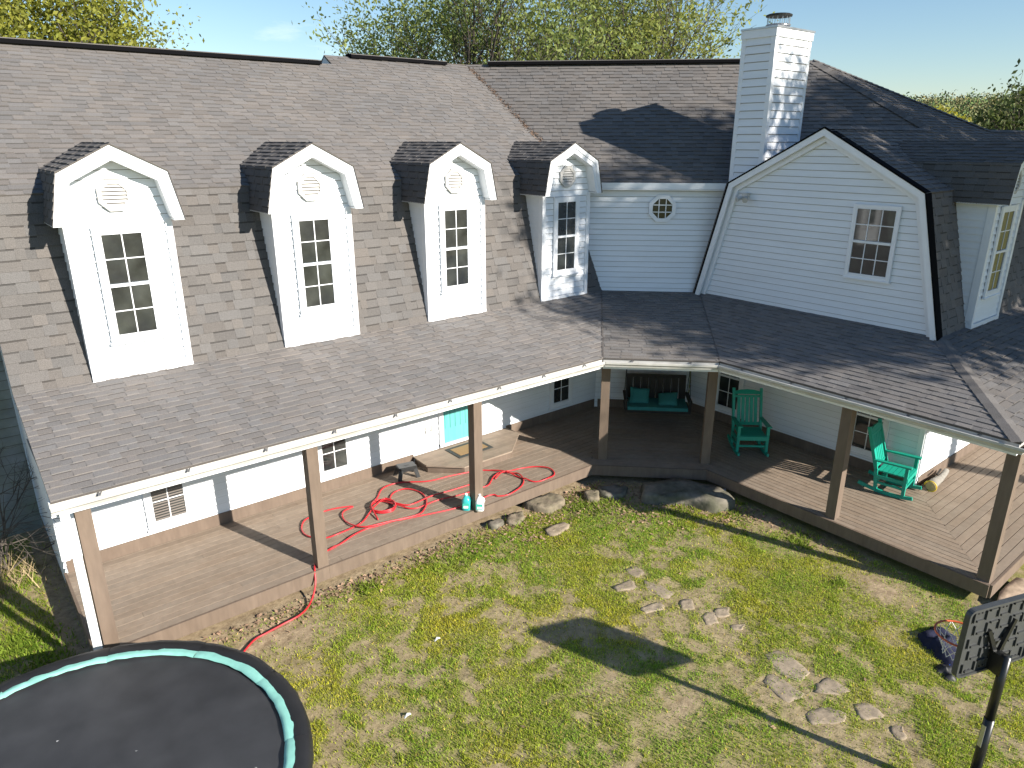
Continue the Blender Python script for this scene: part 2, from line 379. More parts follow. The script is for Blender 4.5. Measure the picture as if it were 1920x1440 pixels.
tone = np.array([[1, 1, 1]]) * (.5 + .9 * RNG.uniform(0, 1, (n_, 1)))
tag(link('fallen_leaves', tri_mesh('fallen_leaves', C4.reshape(-1, 3), np.arange(4 * n_).reshape(-1, 4), 'litter', tone)), 'scattered dry brown leaves by the rocks and deck', 'leaves', kind='stuff')

# ------------------------------------------------------------------ the house
house = empty('house', (7, 11.2, 0), world=True)
tag(house, 'white sided gambrel house with brown shingle roof and wraparound porch', 'house')
ZE = 2.25
YE, XE, SE_, YS = 8.76, 10.80, 18.06, 2.49            # eave lines: left, right, corner (x+y), south
SQ = math.sqrt(.5)
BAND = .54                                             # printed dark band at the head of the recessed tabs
SHING = []; STUFF = MB(); FIELD = []
def tone_sh():
    t_ = random.choice((.90, .94, .98, 1.0, 1.03, 1.07)) ; wv = random.choice((0, 0, .02, -.02))
    return (t_ * (1 + wv), t_, t_ * (1 - wv))
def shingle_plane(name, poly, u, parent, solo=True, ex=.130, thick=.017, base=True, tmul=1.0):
    """poly: convex 3D corners; u: horizontal course direction. Courses run up the slope."""
    P = [Vector(p) for p in poly]; u = Vector(u).normalized()
    nrm = Vector((0, 0, 0))
    for i in range(len(P)): nrm += (P[i] - P[0]).cross(P[(i + 1) % len(P)] - P[0])
    nrm.normalize()
    if nrm.z < 0: nrm = -nrm
    v = nrm.cross(u); v = v if v.z > 0 else -v
    v.normalize(); O = P[0]
    uv = [((p - O).dot(u), (p - O).dot(v)) for p in P]
    part = None
    if base:
        b_ = MB().prism([p - nrm * .03 for p in P], nrm, .028); part = put(name, b_, 'underlay', parent)
    u0, u1 = min(q[0] for q in uv), max(q[0] for q in uv); v0, v1 = min(q[1] for q in uv), max(q[1] for q in uv)
    row = 0; vv = v0 - .02
    while vv < v1:
        uu = u0 - random.random() * .4; raised = random.random() < .5
        while uu < u1:
            wd = random.choice((.12, .16, .21, .26, .33)); raised = (not raised) or random.random() < .12
            rect = [(uu, vv), (uu + wd, vv), (uu + wd, vv + ex), (uu, vv + ex)]
            pl = clip_convex(rect, uv); uu += wd
            if len(pl) < 3 or parea(pl) < 1e-4: continue
            th_ = thick if raised else thick * .45
            tn = tone_sh()
            if not raised: tn = tuple(c * .95 for c in tn)
            tn = tuple(c * tmul for c in tn)  # porch slopes lightened, left steep slope darkened: sunlight balance painted into the tone
            if solo and abs(parea(pl) - wd * ex) < 1e-6:
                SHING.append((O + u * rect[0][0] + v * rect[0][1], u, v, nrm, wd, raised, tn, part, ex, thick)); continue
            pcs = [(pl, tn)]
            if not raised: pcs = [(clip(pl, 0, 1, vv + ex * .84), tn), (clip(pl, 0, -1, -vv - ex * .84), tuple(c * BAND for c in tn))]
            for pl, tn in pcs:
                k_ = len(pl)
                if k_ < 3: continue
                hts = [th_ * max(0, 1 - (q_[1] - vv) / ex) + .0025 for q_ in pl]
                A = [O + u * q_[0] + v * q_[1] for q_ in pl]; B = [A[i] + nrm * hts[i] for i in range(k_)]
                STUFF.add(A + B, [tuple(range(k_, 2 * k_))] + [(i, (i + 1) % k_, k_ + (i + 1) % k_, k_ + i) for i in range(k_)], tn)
        vv += ex; row += 1
    return part
def P3(x, y, z): return (x, y, z)
# porch roofs
Vc = (11.73, 11.19, 2.83); Gc = (13.28, 9.64, 2.84); Rc = (13.28, 4.60, 2.85)
a1 = (SE_ - YE, YE, ZE); a2 = (XE, SE_ - XE, ZE)
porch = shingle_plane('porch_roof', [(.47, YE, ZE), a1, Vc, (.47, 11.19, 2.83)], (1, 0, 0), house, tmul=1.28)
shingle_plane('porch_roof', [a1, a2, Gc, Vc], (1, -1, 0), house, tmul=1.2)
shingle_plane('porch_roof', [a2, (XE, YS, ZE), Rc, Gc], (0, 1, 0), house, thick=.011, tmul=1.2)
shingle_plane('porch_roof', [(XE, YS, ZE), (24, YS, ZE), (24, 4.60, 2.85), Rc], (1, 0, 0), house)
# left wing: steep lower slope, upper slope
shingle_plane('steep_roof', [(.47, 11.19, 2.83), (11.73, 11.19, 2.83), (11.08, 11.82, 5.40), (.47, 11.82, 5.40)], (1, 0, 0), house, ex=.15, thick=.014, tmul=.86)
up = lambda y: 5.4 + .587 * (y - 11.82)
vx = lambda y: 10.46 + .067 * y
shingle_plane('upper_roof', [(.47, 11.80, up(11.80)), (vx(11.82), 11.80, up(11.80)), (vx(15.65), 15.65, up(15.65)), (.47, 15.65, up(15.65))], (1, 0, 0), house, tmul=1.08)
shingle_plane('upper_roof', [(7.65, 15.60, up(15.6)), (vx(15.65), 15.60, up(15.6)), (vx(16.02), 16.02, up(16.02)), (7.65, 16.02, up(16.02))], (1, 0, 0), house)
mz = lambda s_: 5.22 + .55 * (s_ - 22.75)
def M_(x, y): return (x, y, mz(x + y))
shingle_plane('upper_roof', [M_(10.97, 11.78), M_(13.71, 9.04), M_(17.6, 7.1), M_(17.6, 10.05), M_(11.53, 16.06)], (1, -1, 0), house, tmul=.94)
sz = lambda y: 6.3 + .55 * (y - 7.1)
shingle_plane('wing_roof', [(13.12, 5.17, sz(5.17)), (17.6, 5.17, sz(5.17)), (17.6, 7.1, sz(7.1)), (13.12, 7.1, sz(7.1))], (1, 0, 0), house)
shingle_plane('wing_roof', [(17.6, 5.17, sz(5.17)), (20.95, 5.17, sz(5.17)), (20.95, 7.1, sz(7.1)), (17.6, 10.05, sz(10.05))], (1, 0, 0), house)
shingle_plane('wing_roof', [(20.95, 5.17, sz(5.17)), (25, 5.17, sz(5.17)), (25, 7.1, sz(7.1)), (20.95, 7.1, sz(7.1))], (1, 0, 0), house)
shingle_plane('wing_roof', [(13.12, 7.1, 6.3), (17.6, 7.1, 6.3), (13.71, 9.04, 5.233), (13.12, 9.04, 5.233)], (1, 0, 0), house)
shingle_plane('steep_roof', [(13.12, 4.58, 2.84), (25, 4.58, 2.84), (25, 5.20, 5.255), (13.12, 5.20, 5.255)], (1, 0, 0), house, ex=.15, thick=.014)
# hidden back slopes and closing surfaces
bk = MB()
bk.prism([(.47, 15.65, up(15.65) - .02), (7.65, 15.65, up(15.65) - .02), (7.65, 20, 4.8), (.47, 20, 4.8)], (0, 0, 1), .02)
bk.prism([(7.65, 16.02, up(16.02) - .02), (11.53, 16.06, 7.88), (16, 20, 4.8), (7.65, 20, 4.8)], (0, 0, 1), .02)
bk.prism([(11.53, 16.06, 7.88), (17.6, 10.05, 7.90), (22, 14.5, 5.0), (16, 20.4, 4.8)], (0, 0, 1), .02)
bk.prism([(17.6, 10.05, 7.90), (20.95, 7.1, 6.28), (25, 7.1, 5.0), (22, 14.5, 5.0)], (0, 0, 1), .02)
bk.prism([(20.95, 7.1, 6.28), (25, 7.1, 6.28), (25, 9.2, 5.0), (20.95, 9.2, 5.0)], (0, 0, 1), .02)
put('rear_roof', bk, 'underlay', house)
g1 = MB().add([(7.66, 15.60, up(15.6)), (7.66, 16.02, up(16.02) - .01), (7.66, 16.5, up(15.6))], [(0, 1, 2)]); put('ridge_gable', g1, 'vinyl', house)
# the shingles: the 300 that show largest are pieces of their own, the others one mesh
def size_of(s_):
    c = s_[0] + s_[1] * s_[4] / 2 + s_[2] * s_[8] / 2; q_ = seen(c)
    if not q_ or abs(q_[0]) > 940 or abs(q_[1]) > 700: return 0
    d_ = (CAM - c); return s_[4] * s_[8] * max(0, d_.normalized().dot(s_[3])) / q_[2] ** 2
DORM_X = (2.10, 4.92, 7.72, 10.55)
def under_dormer(s_):
    c = s_[0]
    return any(abs(c.x + .1 - d_) < 1.0 for d_ in DORM_X) and 11.15 < c.y < 13.1
SHING.sort(key=lambda s_: 0 if under_dormer(s_) else -size_of(s_))
cache = {}; Zv = Vector((0, 0, 1))
def shingle_mb(mb, O, u, v, nrm, wd, ex, th_, raised, tn):
    c = [(0, 0), (wd, 0), (wd, ex * .84), (wd, ex), (0, ex), (0, ex * .84)]
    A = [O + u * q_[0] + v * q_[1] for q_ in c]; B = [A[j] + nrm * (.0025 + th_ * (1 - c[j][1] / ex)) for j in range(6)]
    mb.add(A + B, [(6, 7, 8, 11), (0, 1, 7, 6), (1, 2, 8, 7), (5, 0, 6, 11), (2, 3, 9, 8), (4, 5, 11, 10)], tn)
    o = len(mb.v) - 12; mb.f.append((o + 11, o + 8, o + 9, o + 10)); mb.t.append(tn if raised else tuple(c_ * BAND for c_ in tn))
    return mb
def single_shingle(s_):
    O, u, v, nrm, wd, raised, tn, part, ex, thick = s_
    key = (wd, raised, round(tn[1], 2), ex, thick)
    if key not in cache:
        th_ = thick if raised else thick * .45
        mb = shingle_mb(MB(), Vector((0, 0, 0)), Vector((1, 0, 0)), Vector((0, 1, 0)), Zv, wd, ex, th_, raised, tn)
        cache[key] = mb.mesh('shingle', 'shingle')
    M = Matrix((u, v, nrm)).transposed().to_4x4() if u.cross(v).dot(nrm) > 0 else Matrix((u, v, nrm)).transposed().to_4x4()
    M.translation = O
    return link('shingle', cache[key], part, M)
for i, s_ in enumerate(SHING):
    if i < 300: single_shingle(s_)
    else:
        O, u, v, nrm, wd, raised, tn, part, ex, thick = s_; th_ = thick if raised else thick * .45
        shingle_mb(STUFF, O, u, v, nrm, wd, ex, th_, raised, tn)
# ridge vents, hip and valley caps
def cap_line(a, b_, n_, wdt, tn=1.0, lift=.012):
    a, b_ = Vector(a), Vector(b_); d = (b_ - a); L_ = d.length; d.normalize(); x = d.cross(Vector((0, 0, 1))).normalized(); z = x.cross(d).normalized()
    k_ = int(L_ / .14)
    for i in range(k_):
        p = a + d * (i + .5) * L_ / k_; t_ = random.choice((.85, .95, 1.0, 1.08)) * tn
        for sgn in (-1, 1):
            q0 = p - d * L_ / k_ * .5; q1 = p + d * L_ / k_ * .55
            e_ = x * sgn * wdt - z * n_ * wdt
            STUFF.add([q0 + z * lift, q1 + z * (lift + .012), q1 + e_ + z * (lift + .012), q0 + e_ + z * lift], [(0, 1, 2, 3)], (t_, t_, t_))
def ridge_vent(a, b_):
    a, b_ = Vector(a), Vector(b_); d = (b_ - a).normalized(); x = d.cross(Vector((0, 0, 1))).normalized()
    v_ = MB(); v_.obox((a + b_) / 2 + Vector((0, 0, .0)), (b_ - a) / 2, x * .15, Vector((0, 0, .034)))
    o = put('ridge_vent', v_, 'ridge_black', house)
    top = MB().prism([a - x * .145 + Vector((0, 0, .036)), b_ - x * .145 + Vector((0, 0, .036)), b_ + Vector((0, 0, .055)), a + Vector((0, 0, .055))], (0, 0, 1), .012, (.95, .95, .95))
    top.prism([a + x * .145 + Vector((0, 0, .036)), a + Vector((0, 0, .055)), b_ + Vector((0, 0, .055)), b_ + x * .145 + Vector((0, 0, .036))], (0, 0, 1), .012, (.95, .95, .95))
    put('ridge_cap', top, 'shingle', o)
ridge_vent((.47, 15.66, up(15.65) + .01), (7.35, 15.66, up(15.65) + .01))
ridge_vent((8.25, 16.03, up(16.02) + .01), (10.85, 16.03, up(16.02) + .01))
ridge_vent((11.95, 15.65, 7.91), (17.2, 10.42, 7.91))
cap_line((17.6, 10.05, 7.93), (17.6, 7.1, 6.33), .5, .16, .9)
cap_line((17.6, 10.05, 7.93), (20.95, 7.1, 6.32), .4, .12, 1.05)
cap_line((13.12, 7.1, 6.31), (17.6, 7.1, 6.31), .5, .1, 1.0)
cap_line((20.95, 7.1, 6.31), (25, 7.1, 6.31), .5, .1, 1.0)
cap_line((XE, YS, ZE + .01), Rc, .22, .12, .95)

vd = MB(); rv = np.random.default_rng(3)
for i in range(420):
    y = 11.9 + 4.0 * rv.uniform() ** 1.2; x = vx(y) + rv.normal(0, .045); z = max(up(y), mz(x + y)) + .022; a = rv.uniform(0, 6.28); l_ = rv.uniform(.02, .05); t_ = rv.uniform(.35, .95)
    vd.add([(x - l_ * math.cos(a), y - l_ * math.sin(a), z), (x + .012, y - .01, z + .012), (x + l_ * math.cos(a), y + l_ * math.sin(a), z + .02), (x - .012, y + .012, z + .01)], [(0, 1, 2, 3)], (t_, t_ * .9, t_ * .8))
tag(put('valley_debris', vd, 'litter'), 'thin line of dry leaves caught in the upper roof valley', 'leaves', kind='stuff')
put('valley_flashing', MB().bar(Vector(a1) + Vector((0, 0, .012)), Vector(Vc) + Vector((0, 0, .012)), .03, .012), 'underlay', house)
put('valley_flashing', MB().bar(Vector(a2) + Vector((0, 0, .012)), Vector(Gc) + Vector((0, 0, .012)), .014, .012), 'underlay', house)

# --- siding: lapped boards clipped to a wall outline
def siding(parent, outline, O, u, nrm, ex=.125, m='vinyl', name='siding_board', joined=False, z0=None):
    """outline: convex list of (u,z) ; O: world point of u=0,z=0 ; each course is one board"""
    O, u, nrm = Vector(O), Vector(u).normalized(), Vector(nrm).normalized()
    lo = min(q_[1] for q_ in outline) if z0 is None else z0; hi = max(q_[1] for q_ in outline)
    z = lo; J = MB()
    while z < hi - .005:
        rect = [(-50, z), (50, z), (50, z + ex), (-50, z + ex)]
        pl = clip_convex(rect, outline)
        if len(pl) >= 3 and parea(pl) > 1e-4:
            mb = J if joined else MB()
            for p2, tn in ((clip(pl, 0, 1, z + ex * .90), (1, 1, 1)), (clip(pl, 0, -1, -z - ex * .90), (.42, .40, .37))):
                k_ = len(p2)
                if k_ < 3: continue
                A = [O + u * q_[0] + Vector((0, 0, q_[1])) for q_ in p2]
                B = [A[i] + nrm * (.003 + .024 * max(0, 1 - (p2[i][1] - z) / ex)) for i in range(k_)]
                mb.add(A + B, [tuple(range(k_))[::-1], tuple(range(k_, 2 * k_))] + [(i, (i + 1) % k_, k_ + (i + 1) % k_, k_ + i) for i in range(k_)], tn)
            if not joined: put(name, mb, m, parent)
        z += ex
    if joined: return put(name, J, m, parent)
def backing(name, outline, O, u, nrm, parent=house, th=.06):
    O, u, nrm = Vector(O), Vector(u).normalized(), Vector(nrm).normalized()
    pl = [O + u * q_[0] + Vector((0, 0, q_[1])) - nrm * (th + .001) for q_ in outline]
    return put(name, MB().prism(pl, nrm, th), 'vinyl', parent)
def wall(name, outline, O, u, nrm, **kw):
    b_ = backing(name, outline, O, u, nrm); siding(b_, outline, O, u, nrm, **kw); return b_
YW, XW, SW = 11.24, 13.28, 22.94
wall('porch_wall', [(.6, .0), (11.70, .0), (11.70, 2.55), (.6, 2.55)], (0, YW, 0), (1, 0, 0), (0, -1, 0))
wall('porch_wall', [(0, 0), (2.19, 0), (2.19, 2.55), (0, 2.55)], (SW - YW, YW, 0), (1, -1, 0), (-1, -1, 0))
wall('porch_wall', [(0, 0), (SW - XW - 4.5, 0), (SW - XW - 4.5, 2.55), (0, 2.55)], (XW, SW - XW, 0), (0, -1, 0), (-1, 0, 0))
wall('porch_wall', [(0, 0), (10, 0), (10, 2.55), (0, 2.55)], (XW, 4.5, 0), (1, 0, 0), (0, -1, 0))
wall('corner_wall', [(-.12, 2.80), (2.19, 2.80), (2.75, 5.2), (-.86, 5.2)], (SW - YW, YW, 0), (1, -1, 0), (-1, -1, 0), ex=.118)
GB = [(-2.5, 2.80), (2.5, 2.80), (1.92, 5.20), (0, 6.27), (-1.92, 5.20)]       # gable outline about y=7.1
wall('gable_wall', GB, (XW, 7.1, 0), (0, -1, 0), (-1, 0, 0))
# left end wall (gambrel) and the set-back wing on the far left
wall('end_wall', [(-11.24, -.3), (-19.5, -.3), (-19.5, 5.0), (-15.65, 7.5), (-11.86, 5.3), (-11.24, 2.7)], (.6, 0, 0), (0, -1, 0), (-1, 0, 0))
wall('set_back_wall', [(-7, -.32), (.55, -.32), (.55, 4.4), (-7, 4.4)], (0, 13.7, 0), (1, 0, 0), (0, -1, 0), ex=.16, m='grey_vinyl')
put('set_back_roof', MB().prism([(-7.2, 13.4, 4.4), (.4, 13.4, 4.4), (.4, 17, 5.4), (-7.2, 17, 5.4)], (0, 0, 1), .06), 'underlay', house)
# trim boards
def trim(name, a, b_, wd, dp, nrm, m='trim', parent=house):
    a, b_, nrm = Vector(a), Vector(b_), Vector(nrm).normalized(); d = (b_ - a); x = nrm.cross(d).normalized()
    return put(name, MB().obox((a + b_) / 2 + nrm * dp / 2, d / 2, x * wd / 2, nrm * dp / 2), m, parent)
trim('corner_trim', (.64, YW, .2), (.64, YW, 2.3), .09, .04, (0, -1, 0)); trim('corner_trim', (.6, YW + .03, .2), (.6, YW + .03, 2.3), .1, .025, (-1, 0, 0))
trim('corner_trim', (XW, 4.54, .2), (XW, 4.54, 2.3), .09, .03, (-1, 0, 0)); trim('corner_trim', (XW + .04, 4.5, .2), (XW + .04, 4.5, 2.3), .09, .028, (0, -1, 0))
for a, b_, nn in [((.62, YW), (6.6, YW), (0, -1, 0)), ((8.95, YW), (11.66, YW), (0, -1, 0)), ((11.75, SW - 11.75), (13.22, SW - 13.22), (-1, -1, 0)), ((XW, 9.6), (XW, 4.53), (-1, 0, 0)), ((13.31, 4.5), (23, 4.5), (0, -1, 0))]:
    trim('baseboard', (*a, .10), (*b_, .10), .2, .035, nn, 'brown')
# mid eave: fascia, soffit
fa = MB(); s0 = 22.70
fa.prism([(10.97, s0 - 10.97, 5.09), (13.66, s0 - 13.66, 5.09), (13.66, s0 - 13.66, 5.215), (10.97, s0 - 10.97, 5.215)], Vector((1, 1, 0)).normalized(), .04)
fa.prism([(10.97, s0 - 10.97, 5.085), (13.66, s0 - 13.66, 5.085), (13.8, SW - 13.8, 5.085), (11.1, SW - 11.1, 5.085)], (0, 0, -1), .02)
put('eave_fascia', fa, 'trim', house)
# gable rake boards: a wide frieze on the wall and a fascia standing out under the roof edge
def rake(pts_out, x0, dpth, wd, name):
    for i in range(len(pts_out) - 1):
        (y0, z0_), (y1, z1_) = pts_out[i], pts_out[i + 1]
        d = Vector((0, y1 - y0, z1_ - z0_)); n_ = Vector((0, -d.z, d.y)).normalized()
        c = Vector((0, 7.1, 4.3)); mid = Vector((0, (y0 + y1) / 2, (z0_ + z1_) / 2))
        if n_.dot(c - mid) < 0: n_ = -n_
        def inner(j):
            return INN[name][j]
        a, b_ = Vector((x0, y0, z0_)), Vector((x0, y1, z1_)); ai, bi = Vector((x0, *inner(i))), Vector((x0, *inner(i + 1)))
        put(name, MB().prism([a, b_, bi, ai], (1, 0, 0), dpth), 'trim', house)
OUTL = [(4.56, 2.80), (5.18, 5.235), (7.1, 6.285), (9.02, 5.235), (9.64, 2.80)]
INN = {'rake_fascia': [(4.67, 2.80), (5.27, 5.16), (7.1, 6.16), (8.93, 5.16), (9.53, 2.80)],
       'rake_frieze': [(4.76, 2.80), (5.35, 5.10), (7.1, 6.055), (8.85, 5.10), (9.44, 2.80)]}
rake(OUTL, 13.11, .05, .12, 'rake_fascia'); rake(OUTL, 13.20, .06, .2, 'rake_frieze')
sf = MB()
for i in range(4):
    (y0, z0_), (y1, z1_) = OUTL[i], OUTL[i + 1]; d = Vector((0, y1 - y0, z1_ - z0_)); n_ = Vector((0, -d.z, d.y)).normalized()
    if n_.z < 0 and i in (1, 2): n_ = -n_
    if i == 0: n_ = Vector((0, -abs(n_.y), abs(n_.z)))
    if i == 3: n_ = Vector((0, abs(n_.y), abs(n_.z)))
    sf.prism([(13.10, y0, z0_), (13.10, y1, z1_), (13.30, y1, z1_), (13.30, y0, z0_)], n_, .03)
put('rake_edge', sf, 'ridge_black', house)
# north steep slope of the right wing (mostly hidden)
put('rear_slope', MB().prism([(13.10, 9.66, 2.84), (13.10, 9.04, 5.25), (14.2, 9.04, 5.25), (14.2, 9.66, 2.84)], (0, .95, .2), .03), 'underlay', house)

# --- windows
def window(parent, c, u, nrm, w_, h_, cols, rows, sashes=2, local=False, name='window', blind=False, casing=.085):
    c, u, nrm = Vector(c), Vector(u).normalized(), Vector(nrm).normalized(); Zv = Vector((0, 0, 1))
    f = MB()
    def rect(cu, cz, hu, hz, d0, d1): f.obox(c + u * cu + Zv * cz + nrm * (d0 + d1) / 2, u * hu, Zv * hz, nrm * (d1 - d0) / 2)
    W2, H2 = w_ / 2, h_ / 2
    for sg in (-1, 1):
        rect(sg * (W2 + casing / 2), 0, casing / 2, H2 + casing, .0, .035)
        rect(0, sg * (H2 + casing / 2), W2 - .001, casing / 2 - .001, .0, .034)
        rect(sg * (W2 - .014), 0, .014, H2 - .001, .005, .030)
        rect(0, sg * (H2 - .014), W2 - .03, .014, .005, .0295)
    rect(0, -H2 - casing - .012, W2 + casing + .02, .014, .0, .055)
    sh = h_ / sashes
    if sashes == 2: rect(0, 0, W2 - .029, .021, .008, .042)
    fr = put(name, f, 'trim', parent) if not local else put(name, f, 'trim', parent)
    mu = MB()
    pan = []
    for s_ in range(sashes):
        zb = -H2 + s_ * sh + .03; zt = -H2 + (s_ + 1) * sh - .03; pw = (w_ - .06) / cols; ph = (zt - zb) / rows
        dz = .004 if s_ == 0 else .010
        for i in range(cols):
            for j in range(rows):
                cu = -W2 + .03 + (i + .5) * pw; cz = zb + (j + .5) * ph
                pm = MB().obox(c + u * cu + Zv * cz + nrm * (dz + .005), u * (pw / 2 - .002), Zv * (ph / 2 - .002), nrm * .0045)
                pan.append(pm)
        for i in range(1, cols): mu.obox(c + u * (-W2 + .03 + i * pw) + Zv * (zb + zt) / 2 + nrm * (dz + .010), u * .0075, Zv * (zt - zb) / 2, nrm * .007)
        for j in range(1, rows): mu.obox(c + Zv * (zb + j * ph) + nrm * (dz + .0095), u * (W2 - .031), Zv * .0075, nrm * .0068)
    tgt = parent if local else fr
    put('muntin_grid', mu, 'trim', tgt)
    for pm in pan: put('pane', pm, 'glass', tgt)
    if blind:
        b_ = MB(); z = -H2 + .05
        while z < H2: b_.obox(c + Zv * z + nrm * .0155, u * (W2 - .035), Zv * .011, nrm * .0008); z += .045
        put('blind', b_, 'blind', tgt)
    return fr
S_ = (0, -1, 0); E_ = (1, 0, 0)
for i, x in enumerate((2.115, 4.945, 10.55)):
    window(house, (x, YW - .026, 1.10), E_, S_, .52, 1.44, 2, 2, blind=(i == 0))
window(house, (XW - .026, 8.60, 1.10), (0, -1, 0), (-1, 0, 0), .56, 1.48, 2, 2)
window(house, (XW - .026, 5.48, 1.10), (0, -1, 0), (-1, 0, 0), .56, 1.40, 2, 2)
window(house, (XW - .026, 5.98, 4.33), (0, -1, 0), (-1, 0, 0), .74, 1.22, 3, 2, casing=.05)
# octagonal window in the corner wall
oc = Vector((12.61, SW - 12.63, 4.67)); ou = Vector((1, -1, 0)).normalized(); on = Vector((-1, -1, 0)).normalized(); Zv = Vector((0, 0, 1))
def octa(r_): return [(r_ * math.cos(R(22.5 + 45 * i)), r_ * math.sin(R(22.5 + 45 * i))) for i in range(8)]
def ring8(c, u, nrm, r0, r1, d0, d1):
    mb = MB(); A, B = octa(r0), octa(r1)
    for i in range(8):
        j = (i + 1) % 8
        q_ = [c + u * p[0] + Zv * p[1] + nrm * d0 for p in (A[i], A[j], B[j], B[i])]
        mb.prism(q_, nrm, d1 - d0)
    return mb
fr = put('octagon_window', ring8(oc, ou, on, .225, .31, .012, .05), 'trim', house)
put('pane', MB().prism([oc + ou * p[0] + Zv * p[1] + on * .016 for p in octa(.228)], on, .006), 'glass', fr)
mu = MB()
for o_ in (-.075, .075):
    mu.obox(oc + ou * o_ + on * .027, ou * .009, Zv * .205, on * .006); mu.obox(oc + Zv * o_ + on * .0265, ou * .205, Zv * .009, on * .006)
put('muntin_grid', mu, 'trim', fr)
# front door with casing
dr = put('door', MB().box(7.32, 8.12, YW - .035, YW - .005, .24, 2.2), 'door_teal', house)
pn = MB()
for i in range(6): pn.box(7.36 + i * .125, 7.36 + i * .125 + .115, YW - .045, YW - .034, .55, 2.1)
put('door_plank', pn, 'door_teal', dr)
put('handle', MB().tube([(8.05, YW - .05, 1.05), (8.05, YW - .10, 1.05)], .025), 'steel', dr)
put('door_casing', MB().box(7.22, 7.315, YW - .06, YW - .003, .2, 2.25).box(8.125, 8.22, YW - .06, YW - .003, .2, 2.25).box(7.22, 8.22, YW - .07, YW - .003, .18, .235), 'trim', house)
# flood light at the gable, wall cable, outlet covers
fl = MB().box(13.16, 13.27, 8.60, 8.72, 4.98, 5.06); fl.tube([(13.18, 8.62, 4.98), (13.05, 8.56, 4.92)], [.03, .055], 10); fl.tube([(13.18, 8.70, 4.98), (13.06, 8.76, 4.93)], [.03, .05], 10)
put('flood_light', fl, 'gutter', house)
put('cable', MB().tube([(3.35, YW - .03, .47), (3.40, YW - .03, .45), (3.65, YW - .03, .50), (3.95, YW - .03, .56), (4.15, YW - .03, .57)], .006, 6), 'gutter', house)
put('outlet_cover', MB().box(6.9, 6.98, YW - .04, YW - .012, .56, .69).box(7.03, 7.10, YW - .04, YW - .012, .58, .71), 'gutter', house)

